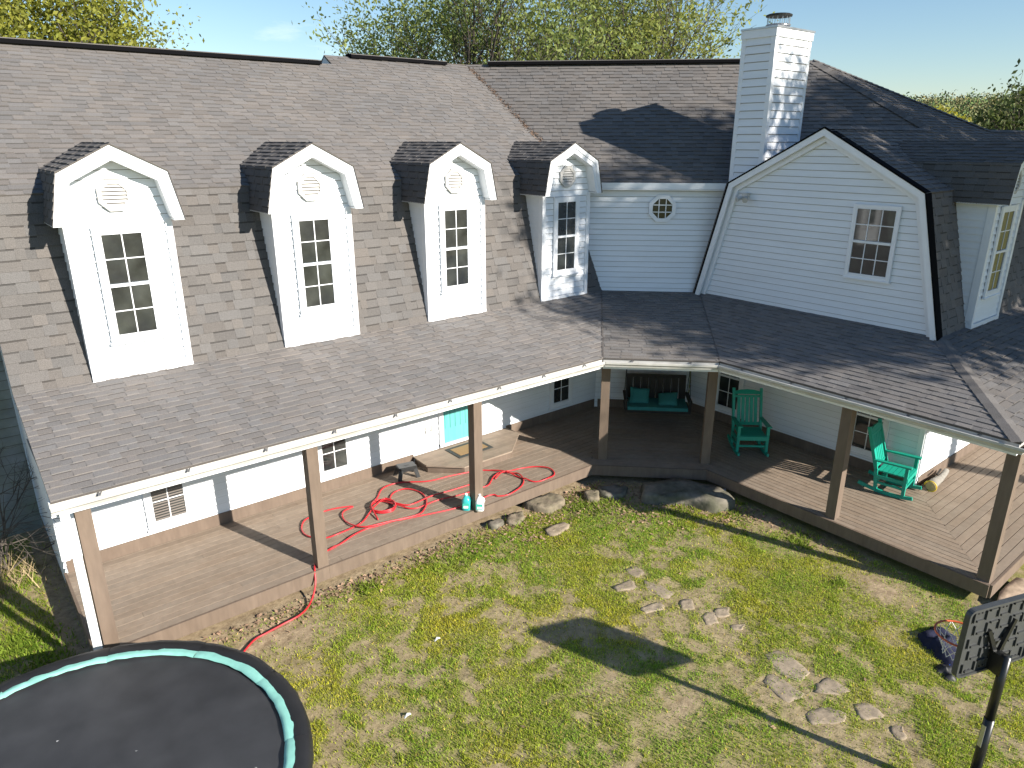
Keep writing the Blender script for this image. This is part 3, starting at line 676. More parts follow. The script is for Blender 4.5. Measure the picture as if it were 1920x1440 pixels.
# --- dormers
def make_dormer():
    d = empty('dormer', (0, 0, 0), parent=house)
    fw = .66; zt = 5.03
    out = [(-.81, 5.02), (-.67, 5.68), (0, 6.03), (.67, 5.68), (.81, 5.02)]
    inn = [(-.655, 5.05), (-.53, 5.56), (0, 5.835), (.53, 5.56), (.655, 5.05)]
    face = [(-fw, 2.78), (fw, 2.78), (fw, 5.05), (.56, 5.60), (0, 5.88), (-.56, 5.60), (-fw, 5.05)]
    put('face_wall', MB().prism([(q_[0], .045, q_[1]) for q_ in face], (0, -1, 0), .04), 'vinyl', d)
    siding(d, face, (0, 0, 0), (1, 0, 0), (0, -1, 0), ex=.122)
    for sg in (-1, 1):
        cm = MB(); z = 2.78
        while z < 5.05:
            y1 = .25 + (z - 2.78) * .25; cm.add([(sg * (fw - .004), 0, z), (sg * (fw - .004), y1 + .1, z), (sg * (fw - .004), y1 + .1, z + .122), (sg * (fw - .004), 0, z + .122),
                (sg * (fw + .014), 0, z), (sg * (fw + .014), y1 + .1, z), (sg * fw, y1 + .1, z + .122), (sg * fw, 0, z + .122)], [(4, 5, 6, 7), (0, 1, 5, 4), (0, 4, 7, 3), (1, 2, 6, 5), (3, 7, 6, 2), (0, 3, 2, 1)]); z += .122
        put('cheek_wall', cm, 'vinyl', d)
        put('corner_trim', MB().box(min(sg * (fw - .07), sg * (fw + .02)), max(sg * (fw - .07), sg * (fw + .02)), -.045, -.002, 2.86, 5.04), 'trim', d)
        put('corner_trim', MB().box(min(sg * (fw + .001), sg * (fw + .022)), max(sg * (fw + .001), sg * (fw + .022)), -.002, .075, 2.95, 5.04), 'trim', d)
    put('base_trim', MB().box(-fw - .022, fw + .022, -.05, .25, 2.72, 2.885), 'trim', d)
    window(d, (.0, -.026, 4.155), (1, 0, 0), (0, -1, 0), .56, 1.46, 2, 2, local=True, name='window_frame', casing=.08)
    # rake: fascia in front, soffit behind it
    for i in range(4):
        a, b_, ai, bi = out[i], out[i + 1], inn[i], inn[i + 1]
        mdl = [((p[0] + q_[0]) / 2, (p[1] + q_[1]) / 2) for p, q_ in ((a, ai), (b_, bi))]
        put('rake_fascia', MB().prism([(a[0], -.25, a[1]), (b_[0], -.25, b_[1]), (mdl[1][0], -.25, mdl[1][1]), (mdl[0][0], -.25, mdl[0][1])], (0, 1, 0), .03)
            .prism([(mdl[0][0], -.235, mdl[0][1]), (mdl[1][0], -.235, mdl[1][1]), (bi[0], -.235, bi[1]), (ai[0], -.235, ai[1])], (0, 1, 0), .03), 'trim', d)
        put('soffit', MB().prism([(ai[0], -.206, ai[1]), (bi[0], -.206, bi[1]), (bi[0], .02, bi[1]), (ai[0], .02, ai[1])], (0, 0, 1) if i in (1, 2) else ((-1, 0, 0) if i == 0 else (1, 0, 0)), .06), 'trim', d)
    put('eave_return', MB().box(-.81, -.665, -.25, .55, 5.015, 5.04).box(.665, .81, -.25, .55, 5.015, 5.04), 'trim', d)
    # octagonal louvre
    vc = Vector((0, -.027, 5.37)); vu = Vector((1, 0, 0)); vn = Vector((0, -1, 0))
    put('vent_ring', ring8(vc, vu, vn, .165, .225, .0, .035), 'vent_beige', d)
    put('vent_backing', MB().prism([vc + vu * p[0] + Zv * p[1] for p in octa(.17)], vn, .008), 'vent_dark', d)
    for j in range(6):
        z = -.13 + j * .052; hw = min(.15, .165 * 1.0 if abs(z) < .07 else .165 - (abs(z) - .07))
        put('vent_slat', MB().obox(vc + Zv * z + vn * .020, vu * hw, Vector((0, -.010, -.019)), Vector((0, -.0018, .001))), 'vent_beige', d)
    # roof: four slopes with shingles of this dormer
    global STUFF
    keep_ = STUFF; STUFF = MB()
    n0 = len(SHING)
    rb = MB()
    for (a, b_, yb) in ((out[1], out[2], 2.0), (out[3], out[2], 2.0), (out[0], out[1], 1.5), (out[4], out[3], 1.5)):
        q_ = [(a[0], -.27, a[1] + .012), (a[0], yb, a[1] + .012), (b_[0], yb, b_[1] + .012), (b_[0], -.27, b_[1] + .012)]
        rb.prism([(p[0], p[1], p[2]) for p in q_], (0, 0, -1), .012)
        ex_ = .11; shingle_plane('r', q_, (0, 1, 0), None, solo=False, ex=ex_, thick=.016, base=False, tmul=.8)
    put('roof', rb, 'underlay', d)
    tag(put('roof_shingles', STUFF, 'shingle', d), kind='stuff')
    STUFF = keep_
    return d
dm = make_dormer()
def copy_tree(o, parent):
    c = o.copy(); COL.objects.link(c); c.parent = parent; c.matrix_parent_inverse = o.matrix_parent_inverse.copy()
    for ch in list(o.children): copy_tree(ch, c)
    return c
for x in DORM_X[1:] + (15.05,):
    c = copy_tree(dm, house); c.location = (x, 11.2 if x < 12 else 4.53, 0 if x < 12 else .02)
dm.location = (DORM_X[0], 11.2, 0)
tag(put('shingle_courses', STUFF, 'shingle', house), kind='stuff')

# --- chimney
ch = put('chimney', MB().box(13.47, 14.74, 8.53, 9.24, 4.9, 8.02), 'vinyl', house)
siding(ch, [(0, 5.0), (.71, 5.0), (.71, 8.0), (0, 8.0)], (13.47, 9.24, 0), (0, -1, 0), (-1, 0, 0), ex=.15)
siding(ch, [(0, 5.0), (1.27, 5.0), (1.27, 8.0), (0, 8.0)], (13.47, 8.53, 0), (1, 0, 0), (0, -1, 0), ex=.15)
ct = MB()
for (x, y) in ((13.47, 8.53), (14.74, 8.53), (13.47, 9.24), (14.74, 9.24)):
    sx = -1 if x < 14 else 1; sy = -1 if y < 9 else 1
    ct.box(*sorted((x + sx * .022, x - sx * .075)), *sorted((y + sy * .022, y - sy * .075)), 5.0, 8.0)
put('corner_trim', ct, 'trim', ch)
put('crown_trim', MB().box(13.43, 14.78, 8.49, 9.28, 7.98, 8.13), 'trim', ch)
put('chase_cover', MB().box(13.415, 14.795, 8.475, 9.295, 8.131, 8.165), 'steel', ch)
put('flue', MB().lathe([(.16, 8.16), (.17, 8.22), (.23, 8.235), (.24, 8.26), (.22, 8.27)], 24, (14.1, 8.9, 0)), 'steel', ch)
ck = MB()
for j in range(14): a = 2 * math.pi * j / 14; ck.tube([(14.1 + .215 * math.cos(a), 8.9 + .215 * math.sin(a), 8.26), (14.1 + .215 * math.cos(a), 8.9 + .215 * math.sin(a), 8.42)], .006, 5)
put('spark_guard', ck, 'steel', ch)
put('flue_cap', MB().lathe([(.25, 8.41), (.255, 8.44), (.22, 8.455), (.05, 8.475)], 24, (14.1, 8.9, 0)), 'dark_metal', ch)

# --- gutters and fascia
def gutter(a, b_, out, ma, mb_):
    """K-style trough from a to b; out: outward horizontal normal; ma/mb: mitre offset per metre of depth along the run"""
    a, b_, out = Vector((*a, 0)), Vector((*b_, 0)), Vector((*out, 0)).normalized(); d = (b_ - a).normalized()
    prof = [(.0, 2.235), (.0, 2.10), (.075, 2.10), (.085, 2.135), (.112, 2.16), (.115, 2.20), (.100, 2.205), (.098, 2.165), (.07, 2.118), (.012, 2.112), (.012, 2.235)]
    mb = MB(); A = [a + out * p[0] - d * p[0] * ma + Zv * p[1] for p in prof]; B = [b_ + out * p[0] + d * p[0] * mb_ + Zv * p[1] for p in prof]; k_ = len(prof)
    mb.add(A + B, [(i, (i + 1) % k_, k_ + (i + 1) % k_, k_ + i) for i in range(k_)] + [tuple(range(k_))[::-1], tuple(range(k_, 2 * k_))])
    g = put('gutter', mb, 'gutter', house)
    L_ = (b_ - a).length; n_ = max(2, int(L_ / .95))
    for i in range(n_):
        p = a + d * (i + .5) * L_ / n_
        put('gutter_hanger', MB().bar(p + Zv * 2.215 + out * .005, p + Zv * 2.196 + out * .112, .022, .006).bar(p + d * .04 + Zv * 2.218 + out * .005, p + Zv * 2.196 + out * .09, .012, .004), 'steel', g)
    put('fascia_board', MB().prism([a - out * .001 + Zv * 2.04, b_ - out * .001 + Zv * 2.04, b_ - out * .001 + Zv * 2.238, a - out * .001 + Zv * 2.238], -out, .03), 'trim', house)
    return g
t8 = math.tan(R(22.5)); fe = .03
c1 = (SE_ - YE - .01, YE + .0); c2 = (XE, SE_ - XE - .01)
gutter((.45, YE + fe), (c1[0] + .012, YE + fe), (0, -1), 0, -t8)
gutter((c1[0] + .03, YE + fe - .015), (c2[0] + .015, c2[1] + .03 - .0), (-1, -1), -t8, -t8)
gutter((XE + fe, c2[1] + .02), (XE + fe, YS + .03), (-1, 0), -t8, 1)
gutter((XE + fe, YS + fe), (23.5, YS + fe), (0, -1), 1, 0)
# porch ceiling
cl = MB()
for pl in ([(.5, YE + .1), (SE_ - YE, YE + .1), (11.70, YW), (.5, YW)], [(SE_ - YE, YE + .1), (XE + .1, SE_ - XE), (XW, SW - XW), (11.70, YW)],
           [(XE + .1, SE_ - XE), (XE + .1, YS + .1), (XW, 4.5), (XW, SW - XW)], [(XE + .1, YS + .1), (23, YS + .1), (23, 4.5), (XW, 4.5)]):
    cl.prism([(p[0], p[1], 2.16) for p in pl], (0, 0, 1), .02)
put('porch_ceiling', cl, 'ceiling_brown', house)
# downspout
ds = MB()
dsp = [(.57, 8.74, 2.12), (.57, 8.74, 1.98), (.61, 8.88, 1.86), (.61, 8.88, .02), (.53, 8.76, -.16), (.51, 8.74, -.40)]
for a, b_ in zip(dsp[:-1], dsp[1:]): ds.bar(a, b_, .095, .065, (0, 1, 0))
put('downspout', ds, 'trim', house)
# posts
for (x, y, rz) in ((.77, 9.06, 0), (3.63, 9.05, 0), (6.50, 8.98, 0), (9.68, 9.02, 45), (11.12, 7.60, 45), (11.02, 4.90, 0), (11.01, 2.57, 0)):
    hw = .084; c, s_ = math.cos(R(rz)), math.sin(R(rz))
    pm = MB().obox((x, y, 1.08), (hw * c, hw * s_, 0), (-hw * s_, hw * c, 0), (0, 0, 1.08))
    po = put('porch_post', pm, 'brown', house)
# --- deck: every board a piece of its own
deck_sub = MB()
DL = [(.6, 8.96), (9.31, 8.96), (11.70, YW), (.6, YW)]
DM = [(9.31, 8.96), (10.90, 7.37), (XW, SW - XW), (11.70, YW)]
DR = [(10.90, 7.37), (10.90, 2.46), (XW, 4.5), (XW, SW - XW)]
DS = [(10.90, 2.46), (22, 2.46), (22, 4.5), (XW, 4.5)]
for pl in (DL, DM, DR, DS): deck_sub.prism([(p[0], p[1], -.06) for p in pl], (0, 0, 1), .02)
deck = put('deck', deck_sub, 'black', house)
def deck_boards(poly, u, bw=.138, gap=.011, maxlen=3.6, dv=0):
    u = Vector((*u, 0)).normalized(); v = Vector((-u.y, u.x, 0))
    uv = [(Vector((*p, 0)).dot(u), Vector((*p, 0)).dot(v)) for p in poly]
    u0, u1 = min(q_[0] for q_ in uv), max(q_[0] for q_ in uv); v0, v1 = min(q_[1] for q_ in uv), max(q_[1] for q_ in uv)
    vv = v0 + dv
    while vv < v1:
        uu = u0 - random.random() * maxlen
        while uu < u1:
            pl = clip_convex([(uu + .002, vv + gap / 2), (uu + maxlen - .002, vv + gap / 2), (uu + maxlen - .002, vv + bw - gap / 2), (uu + .002, vv + bw - gap / 2)], uv)
            if len(pl) >= 3 and parea(pl) > .002:
                t_ = random.uniform(.93, 1.07); t2 = random.uniform(-.02, .02); zz = random.uniform(-.0015, .0015)
                put('deck_board', MB().prism([u * q_[0] + v * q_[1] + Vector((0, 0, -.028)) for q_ in pl], (0, 0, 1), .028 + zz, (t_ + t2, t_, t_ - t2)), 'deck', deck)
            uu += maxlen
        vv += bw
deck_boards(DL, (1, 0)); deck_boards(DM, (1, -1)); deck_boards(DR, (0, 1), bw=.119, gap=.012, maxlen=4.9); deck_boards(DS, (1, 0), bw=.138, gap=.012, maxlen=4.9)
for a, b_, nn in (((.6, 8.96), (3.70, 8.96), (0, -1)), ((3.702, 8.96), (6.58, 8.96), (0, -1)), ((6.582, 8.96), (9.30, 8.96), (0, -1)), ((9.31, 8.96), (10.90, 7.37), (-1, -1)), ((10.90, 7.37), (10.90, 4.86), (-1, 0)), ((10.90, 4.858), (10.90, 2.46), (-1, 0)),
                  ((10.9, 2.46), (22, 2.46), (0, -1)), ((.6, YW), (.6, 8.96), (-1, 0))):
    A, B, nn = Vector((*a, -.104)), Vector((*b_, -.104)), Vector((*nn, 0)).normalized()
    put('rim_board', MB().obox((A + B) / 2 + nn * .019, (B - A) / 2, nn * .018, Zv * .106), 'brown', deck)
# landing in front of the door
LP = [(6.62, YW - .04), (6.60, 10.70), (7.12, 10.20), (8.25, 10.20), (8.93, 10.80), (8.93, YW - .04)]
ld = put('door_landing', MB().prism([(p[0], p[1], .004) for p in LP], (0, 0, 1), .13), 'brown', house)
deck_keep = deck; deck = ld
LPo = [(6.58, YW - .04), (6.56, 10.685), (7.10, 10.17), (8.27, 10.17), (8.96, 10.785), (8.96, YW - .04)]
u0 = 10.17
while u0 < YW - .05:
    pl = clip_convex([(5, u0 + .003), (10, u0 + .003), (10, u0 + .135), (5, u0 + .135)], LPo)
    if len(pl) > 2: t_ = random.uniform(.9, 1.12); put('deck_board', MB().prism([(p[0], p[1], .136) for p in pl], (0, 0, 1), .028, (t_, t_, t_)), 'deck', ld)
    u0 += .138
deck = deck_keep

# ------------------------------------------------------------------ things on the porch
def rocking_chair(loc, rz, label):
    t_ = empty('rocking_chair', loc, rz); tag(t_, label, 'rocking chair', 'teal rocking chairs on the porch'); m_ = 'chair_teal'
    for sx in (-.29, .29):
        rn = MB(); pts = [(sx, -.42 + .92 * i / 10, .035 + .22 * (((i - 4.2) / 10) ** 2)) for i in range(11)]
        for i in range(10): rn.bar(pts[i], pts[i + 1], .038, .06, (0, 0, 1))
        put('runner', rn, m_, t_)
        put('front_leg', MB().bar((sx, -.26, .07), (sx, -.26, .62), .055, .055, (0, 1, 0)), m_, t_)
        put('back_post', MB().bar((sx * .97, .20, .06), (sx * .97, .24, .45), .05, .06, (0, 1, 0)).bar((sx * .97, .238, .43), (sx * .97, .47, 1.20), .05, .055, (0, 1, 0)), m_, t_)
        put('arm', MB().prism([(sx - .05, -.33, .62), (sx + .05, -.33, .62), (sx + .035, .30, .60), (sx - .035, .30, .60)], (0, 0, 1), .028), m_, t_)
        put('side_stretcher', MB().bar((sx, -.25, .20), (sx, .20, .20), .03, .04).bar((sx, -.25, .33), (sx, .22, .31), .03, .06), m_, t_)
    put('front_stretcher', MB().bar((-.28, -.26, .20), (.28, -.26, .20), .03, .04), m_, t_)
    put('back_stretcher', MB().bar((-.28, .21, .20), (.28, .21, .20), .03, .04), m_, t_)
    put('seat_apron', MB().bar((-.30, -.285, .375), (.30, -.285, .375), .03, .085), m_, t_)
    for i in range(6): put('seat_slat', MB().box(-.262, .262, -.27 + i * .083, -.27 + i * .083 + .074, .405, .427), m_, t_)
    bk_ = lambda z: .238 + (z - .43) * .3
    for i in range(5):
        x = -.172 + i * .086
        put('back_slat', MB().bar((x, bk_(.5), .50), (x, bk_(1.03), 1.03), .066, .016, (0, 1, 0)), m_, t_)
    put('lower_rail', MB().bar((-.27, bk_(.49), .49), (.27, bk_(.49), .49), .03, .06), m_, t_)
    cr = MB(); pr = [(-.275, 1.01), (.275, 1.01), (.275, 1.13), (.15, 1.165), (0, 1.178), (-.15, 1.165), (-.275, 1.13)]
    # slot under the crest: two rails
    cr.prism([(p[0], bk_(p[1]) - .014, p[1] if p[1] > 1.02 else 1.085) for p in pr], (0, 1, -.3), .026)
    cr.bar((-.272, bk_(1.035), 1.035), (.272, bk_(1.035), 1.035), .026, .05)
    put('crest_rail', cr, m_, t_)
    return t_
rocking_chair((12.33, 7.42, .0), R(-42), 'teal rocking chair in full shade beside the second corner post')
rocking_chair((12.82, 4.72, .0), R(8), 'teal rocking chair half in the sun near the house corner and the log')

# porch swing hung on chains
sw = empty('porch_swing', (12.02, 9.62, .0), R(-45)); tag(sw, 'dark hanging porch swing in the shaded corner with teal seat cushion', 'porch swing')
put('seat_frame', MB().box(-.72, .72, -.30, .34, .34, .40), 'swing_dark', sw)
for i in range(8): put('back_slat', MB().bar((-.60 + i * .171, .33, .42), (-.60 + i * .171, .44, .95), .155, .022, (0, 1, 0)), 'swing_dark', sw)
put('back_rail', MB().bar((-.68, .445, .97), (.68, .445, .97), .04, .07), 'swing_dark', sw)
for sx in (-.70, .70):
    put('arm', MB().box(sx - .045, sx + .045, -.30, .36, .60, .63).box(sx - .03, sx + .03, -.28, -.22, .40, .60), 'swing_dark', sw)
    put('chain', MB().tube([(sx, -.25, .62), (sx, .05, 1.4), (sx, .08, 2.16)], .008, 6).tube([(sx, .36, .62), (sx, .09, 1.4), (sx, .08, 2.16)], .008, 6), 'dark_metal', sw)
def pillow_mesh(w_, d_, h_, n_=12):
    mb = MB(); vs = []; fs = []
    for top in (1, -1):
        for i in range(n_ + 1):
            for j in range(n_ + 1):
                u_ = i / n_ * 2 - 1; v_ = j / n_ * 2 - 1; hh = max(0, (1 - u_ ** 4) * (1 - v_ ** 4)) ** .55
                pin = 1 - .07 * (abs(v_) ** 2) * (1 - abs(u_)) - .0; pin2 = 1 - .07 * (1 - abs(v_)) * abs(u_) ** 2
                vs.append((u_ * w_ / 2 * pin2, v_ * d_ / 2 * pin, top * h_ / 2 * hh))
    K = (n_ + 1) ** 2
    for t0 in (0, 1):
        for i in range(n_):
            for j in range(n_):
                a = t0 * K + i * (n_ + 1) + j; q_ = (a, a + n_ + 1, a + n_ + 2, a + 1); fs.append(q_ if t0 == 0 else q_[::-1])
    return mb.add(vs, fs)
put('seat_cushion', MB().box(-.66, .66, -.31, .32, .40, .48), 'cushion', sw)
def pillow(loc, rot, label):
    o = put('pillow', pillow_mesh(.44, .40, .14), 'cushion', smooth=True); o.location = loc; o.rotation_euler = rot
    tag(o, label, 'pillow', 'pillows on the porch swing')
pillow((11.80, 9.94, .60), (R(55), R(4), R(-45)), 'teal pillow leaning upright at the left end of the porch swing')
pillow((12.21, 9.46, .565), (R(28), R(-8), R(-55)), 'teal pillow lying flatter at the right end of the porch swing')

# doormat
dmx = empty('doormat', (7.66, 10.80, .166)); tag(dmx, 'coir doormat with dark border in front of the teal door', 'doormat')
put('border', MB().box(-.42, .42, -.26, .26, 0, .010), 'mat_border', dmx); put('coir_panel', MB().box(-.34, .34, -.18, .18, .0105, .016), 'mat_coir', dmx)
# step stool
st = empty('step_stool', (6.20, 10.82, 0), R(-12)); tag(st, 'small black plastic step stool by the door landing', 'step stool')
put('top', MB().prism([(-.17, -.11, .215), (.17, -.11, .215), (.17, .11, .215), (-.17, .11, .215)], (0, 0, 1), .022).box(-.05, .05, -.02, .02, .237, .242), 'plastic_black', st)
for sx in (-1, 1):
    for sy in (-1, 1):
        put('leg', MB().add([(sx * .17, sy * .11, .215), (sx * .09, sy * .11, .215), (sx * .09, sy * .07, .215), (sx * .17, sy * .07, .215), (sx * .22, sy * .155, 0), (sx * .15, sy * .155, 0), (sx * .15, sy * .12, 0), (sx * .22, sy * .12, 0)],
            [(0, 1, 2, 3), (4, 5, 6, 7), (0, 1, 5, 4), (1, 2, 6, 5), (2, 3, 7, 6), (3, 0, 4, 7)]), 'plastic_black', st)
put('skirt', MB().box(-.165, .165, -.118, -.108, .15, .215).box(-.165, .165, .108, .118, .15, .215).box(-.178, -.168, -.1, .1, .13, .215).box(.168, .178, -.1, .1, .13, .215), 'plastic_black', st)
# jugs
def jug(loc, rz, m_, label):
    j = empty('cleaner_jug', loc, rz); tag(j, label, 'jug', 'jugs of cleaner by the middle post')
    sq = lambda s_, z: [(s_ * c * .97, s_ * s2, z) for c, s2 in [(math.cos(a) * (1 / max(abs(math.cos(a)), abs(math.sin(a)))) ** .55, math.sin(a) * (1 / max(abs(math.cos(a)), abs(math.sin(a)))) ** .55) for a in [2 * math.pi * i / 20 for i in range(20)]]]
    mb = MB(); rows = [sq(.070, 0), sq(.078, .012), sq(.078, .17), sq(.066, .205), sq(.035, .255), sq(.022, .268), sq(.022, .285)]
    vs = [p for r_ in rows for p in r_]
    mb.add(vs, [(i * 20 + k_, i * 20 + (k_ + 1) % 20, (i + 1) * 20 + (k_ + 1) % 20, (i + 1) * 20 + k_) for i in range(6) for k_ in range(20)] + [tuple(range(20))[::-1], tuple(range(120, 140))])
    put('bottle', mb, m_, j, True)
    put('cap', MB().lathe([(.025, .28), (.025, .30), (.021, .305)], 14), 'jug_white', j)
    put('handle', MB().tube([(.035, 0, .25), (.07, 0, .225), (.082, 0, .18), (.076, 0, .15)], .012, 8), m_, j, True)
    put('label', MB().box(-.055, .055, -.0855, -.080, .05, .15), 'label_green', j)
    put('label_panel', MB().box(-.040, .040, -.0866, -.0858, .06, .105), 'jug_white', j)
jug((6.335, 9.055, .001), R(-40), 'jug_liquid', 'clear jug filled with teal liquid on the deck beside the white jug')
jug((6.50 - .0, 8.80 + .225 - .14, .001), R(-40), 'jug_white', 'white jug with green label standing against the middle post')
# log with yellow band
lg = empty('log', (13.55, 4.27, .0), R(4)); tag(lg, 'pale weathered log with yellow band on the sunny side deck', 'log')
put('trunk', MB().tube([(-.22, 0, .09), (0, .01, .085), (.25, .0, .08), (.50, .0, .10), (.62, .0, .13)], [.09, .085, .07, .055, .05], 12), 'log', lg, True)
put('end_grain', MB().tube([(-.226, 0, .09), (-.220, 0, .09)], .082, 12), 'log_end', lg)
put('band', MB().tube([(-.235 + .0, .1 * math.cos(a), .095 + .1 * math.sin(a)) for a in [2 * math.pi * i / 20 for i in range(17)]], .012, 6), 'yellow', lg)
# twig scraps by the wall
tw = MB().bar((13.75, 4.33, .17), (14.0, 4.36, .19), .03, .03); tag(put('stick', tw, 'swing_dark'), 'short dark stick lying on top of the pale log', 'stick')

# ------------------------------------------------------------------ hose
def spline(pts, n_=8):
    P = [Vector(p) for p in pts]; out = []
    for i in range(len(P) - 1):
        p0, p1, p2, p3 = P[max(i - 1, 0)], P[i], P[i + 1], P[min(i + 2, len(P) - 1)]
        for j in range(n_):
            t_ = j / n_; out.append(.5 * ((2 * p1) + (-p0 + p2) * t_ + (2 * p0 - 5 * p1 + 4 * p2 - p3) * t_ ** 2 + (-p0 + 3 * p1 - 3 * p2 + p3) * t_ ** 3))
    out.append(P[-1]); return out
def H(L_, z=.016): return [(p[0], p[1], p[2] if len(p) > 2 else z + .014 * (i % 3 == 1)) for i, p in enumerate(L_)]
coil = []
for i in range(34):
    a = 2 * math.pi * i / 11 + 1; coil.append((5.23 + (.20 + .008 * (i % 3)) * math.cos(a), 10.0 + (.21 + .01 * (i % 4)) * math.sin(a), .018 + .016 * i / 11))
path = H([(2.05, 8.18, -.33), (2.18, 8.30, -.33), (2.35, 8.42, -.33), (2.52, 8.45, -.33), (2.76, 8.49, -.33), (3.05, 8.53, -.32), (3.27, 8.70, -.32), (3.42, 8.84, -.18), (3.48, 8.95, .0), (3.55, 9.10, .02),
    (3.66, 9.22), (3.92, 9.34), (4.12, 9.38), (4.37, 9.46), (4.63, 9.53), (4.84, 9.5), (5.12, 9.45), (5.32, 9.41), (6.24, 9.17), (6.93, 9.16), (7.04, 9.06), (7.2, 8.99), (7.39, 9.0), (7.64, 9.11), (7.82, 9.28), (7.89, 9.51), (7.8, 9.66),
    (7.65, 9.76, .04), (7.43, 9.70), (7.17, 9.52), (6.96, 9.52), (6.57, 9.50), (6.1, 9.62), (5.63, 9.62), (5.44, 9.86, .05)]) + coil + \
    H([(5.06, 10.04, .05), (4.90, 9.92), (4.7, 9.77), (4.48, 9.71), (4.22, 9.66), (4.05, 9.68), (3.95, 9.74), (3.83, 9.84), (3.79, 10.03), (3.83, 10.23), (3.95, 10.4), (4.12, 10.49), (4.34, 10.52), (4.60, 10.45),
    (4.83, 10.36), (4.66, 10.32), (4.55, 10.2), (4.50, 10.02), (4.52, 9.74, .04), (4.66, 9.54, .05), (5.0, 9.47, .045), (5.53, 9.40), (5.75, 9.48), (5.97, 9.77), (6.03, 10.08), (5.90, 10.32), (5.70, 10.38), (5.53, 10.27), (5.44, 10.08), (5.46, 9.92, .05), (5.63, 9.76, .03), (6.10, 9.80),
    (6.5, 9.78), (6.9, 9.75)])
path2 = H([(4.95, 9.68), (5.02, 10.0, .06), (5.10, 10.16, .07), (5.31, 10.37), (5.58, 10.62), (5.95, 10.64), (6.38, 10.36), (6.84, 10.25), (7.37, 10.13), (7.55, 10.01), (7.67, 9.84, .04), (7.75, 9.66, .05), (7.81, 9.43), (7.84, 9.26, .04), (7.91, 9.10), (8.03, 9.03), (8.2, 9.01), (8.38, 9.05), (8.50, 9.18), (8.50, 9.36),
    (8.35, 9.57), (8.1, 9.68), (7.87, 9.70, .03), (7.65, 9.72, .055), (7.42, 9.64)])
hz = empty('garden_hose', (5.2, 9.9, 0), world=True); tag(hz, 'long red hose lying in loops across the left deck', 'hose')
put('hose_run', MB().tube(spline(path), .0135, 7), 'hose', hz, True); put('hose_loop', MB().tube(spline(path2), .0135, 7), 'hose', hz, True)
put('coupling', MB().tube([(3.92 - .02, 9.33, .017), (4.02, 9.36, .017)], .019, 8), 'hose', hz)

# ------------------------------------------------------------------ lawn things
def slab(poly, z0, th, m_, name, label, cat, group, rough=.03, dome=.0):
    c = np.mean(np.array(poly), axis=0); n_ = len(poly); pts = []
    for i in range(n_):
        p, q_ = np.array(poly[i]), np.array(poly[(i + 1) % n_])
        for t_ in (0, .33, .67): pts.append(p * (1 - t_) + q_ * t_ + RNG.normal(0, rough, 2))
    pts = np.array(pts); pts = .15 * np.roll(pts, 1, 0) + .7 * pts + .15 * np.roll(pts, -1, 0)
    mb = MB(); K = len(pts); vs = []
    for (s_, z) in ((1.04, 0), (1.0, th * .80), (.95, th), (.62, th * (1 + dome * .6)), (.3, th * (1 + dome)), ):
        for p in pts:
            q_ = c + (p - c) * s_; vs.append((q_[0], q_[1], z0 + z + RNG.normal(0, .003 + .05 * (s_ < 1.01) * min(.3, th) * (s_ > .5))))
    vs.append((c[0], c[1], z0 + th * (1 + dome)))
    fs = [(r_ * K + i, r_ * K + (i + 1) % K, (r_ + 1) * K + (i + 1) % K, (r_ + 1) * K + i) for r_ in range(4) for i in range(K)] + [(4 * K + i, 4 * K + (i + 1) % K, 5 * K) for i in range(K)]
    o = put(name, mb.add(vs, fs), m_, smooth=True); tag(o, label, cat, group); return o
FL = ['large flagstone at the top of the near path group, longest one', 'flagstone left of the long one in the near path group', 'flagstone right of the near path group, beside the long one', 'wide flagstone in the middle of the near path, below its neighbours',
      'flagstone next to the wide one on the side of the hoop pole', 'smallest flagstone at the near end of the path', 'flagstone at the far left end of the path', 'flagstone at the far end of the path, nearest the decks',
      'long narrow flagstone in the far path group', 'flagstone at the left of the far group, nearest the backboard shadow', 'squarish flagstone in the middle of the path', 'flagstone left of the pair halfway along the path', 'flagstone right of the pair halfway along the path', 'lone small flagstone between the two path groups']
for f_, l_ in zip(FLAGS, FL):
    c = np.mean(np.array(f_), axis=0); slab(f_, float(zground(np.array(f_)[:, 0], np.array(f_)[:, 1]).max()) - .037, .042, 'flag', 'flagstone', l_, 'flagstone', 'flagstones across the lawn', .022)
slab([(7.55, 9.02), (8.21, 8.95), (8.33, 8.80), (8.2, 8.52), (7.84, 8.46), (7.6, 8.72)], -.40, .15, 'tan_rock', 'rock', 'flat tan rock tucked against the left deck edge', 'rock', 'rocks by the deck')
slab([(8.77, 8.60), (8.98, 8.58), (9.0, 8.38), (8.78, 8.25), (8.63, 8.38)], -.38, .12, 'tan_rock', 'rock', 'small pale rock at the edge of the corner shade', 'rock', 'rocks by the deck', .02)
slab([(7.31, 8.18), (7.77, 8.05), (7.79, 7.91), (7.42, 7.82), (7.24, 7.97)], -.40, .07, 'flag', 'rock', 'low flat stone sunk in the lawn in front of the tan rock', 'rock', 'rocks by the deck')
slab([(7.16, 8.85), (7.42, 8.82), (7.32, 8.62), (7.0, 8.52), (6.94, 8.7)], -.40, .10, 'tan_rock', 'rock', 'small tan rock left of the flat rock by the deck', 'rock', 'rocks by the deck', .02)
slab([(6.66, 8.86), (6.92, 8.86), (6.9, 8.70), (6.62, 8.68)], -.40, .12, 'rock', 'rock', 'little stone at the foot of the middle post under the rim board', 'rock', 'rocks by the deck', .02)
slab([(9.75, 8.02), (10.3, 7.70), (10.72, 7.2), (10.78, 6.72), (10.52, 6.48), (10.08, 6.56), (9.90, 7.15), (9.62, 7.45), (9.30, 7.66)], -.45, .29, 'rock', 'boulder', 'large grey boulder in the shaded inner corner of the deck', 'boulder', None, .05, .12)
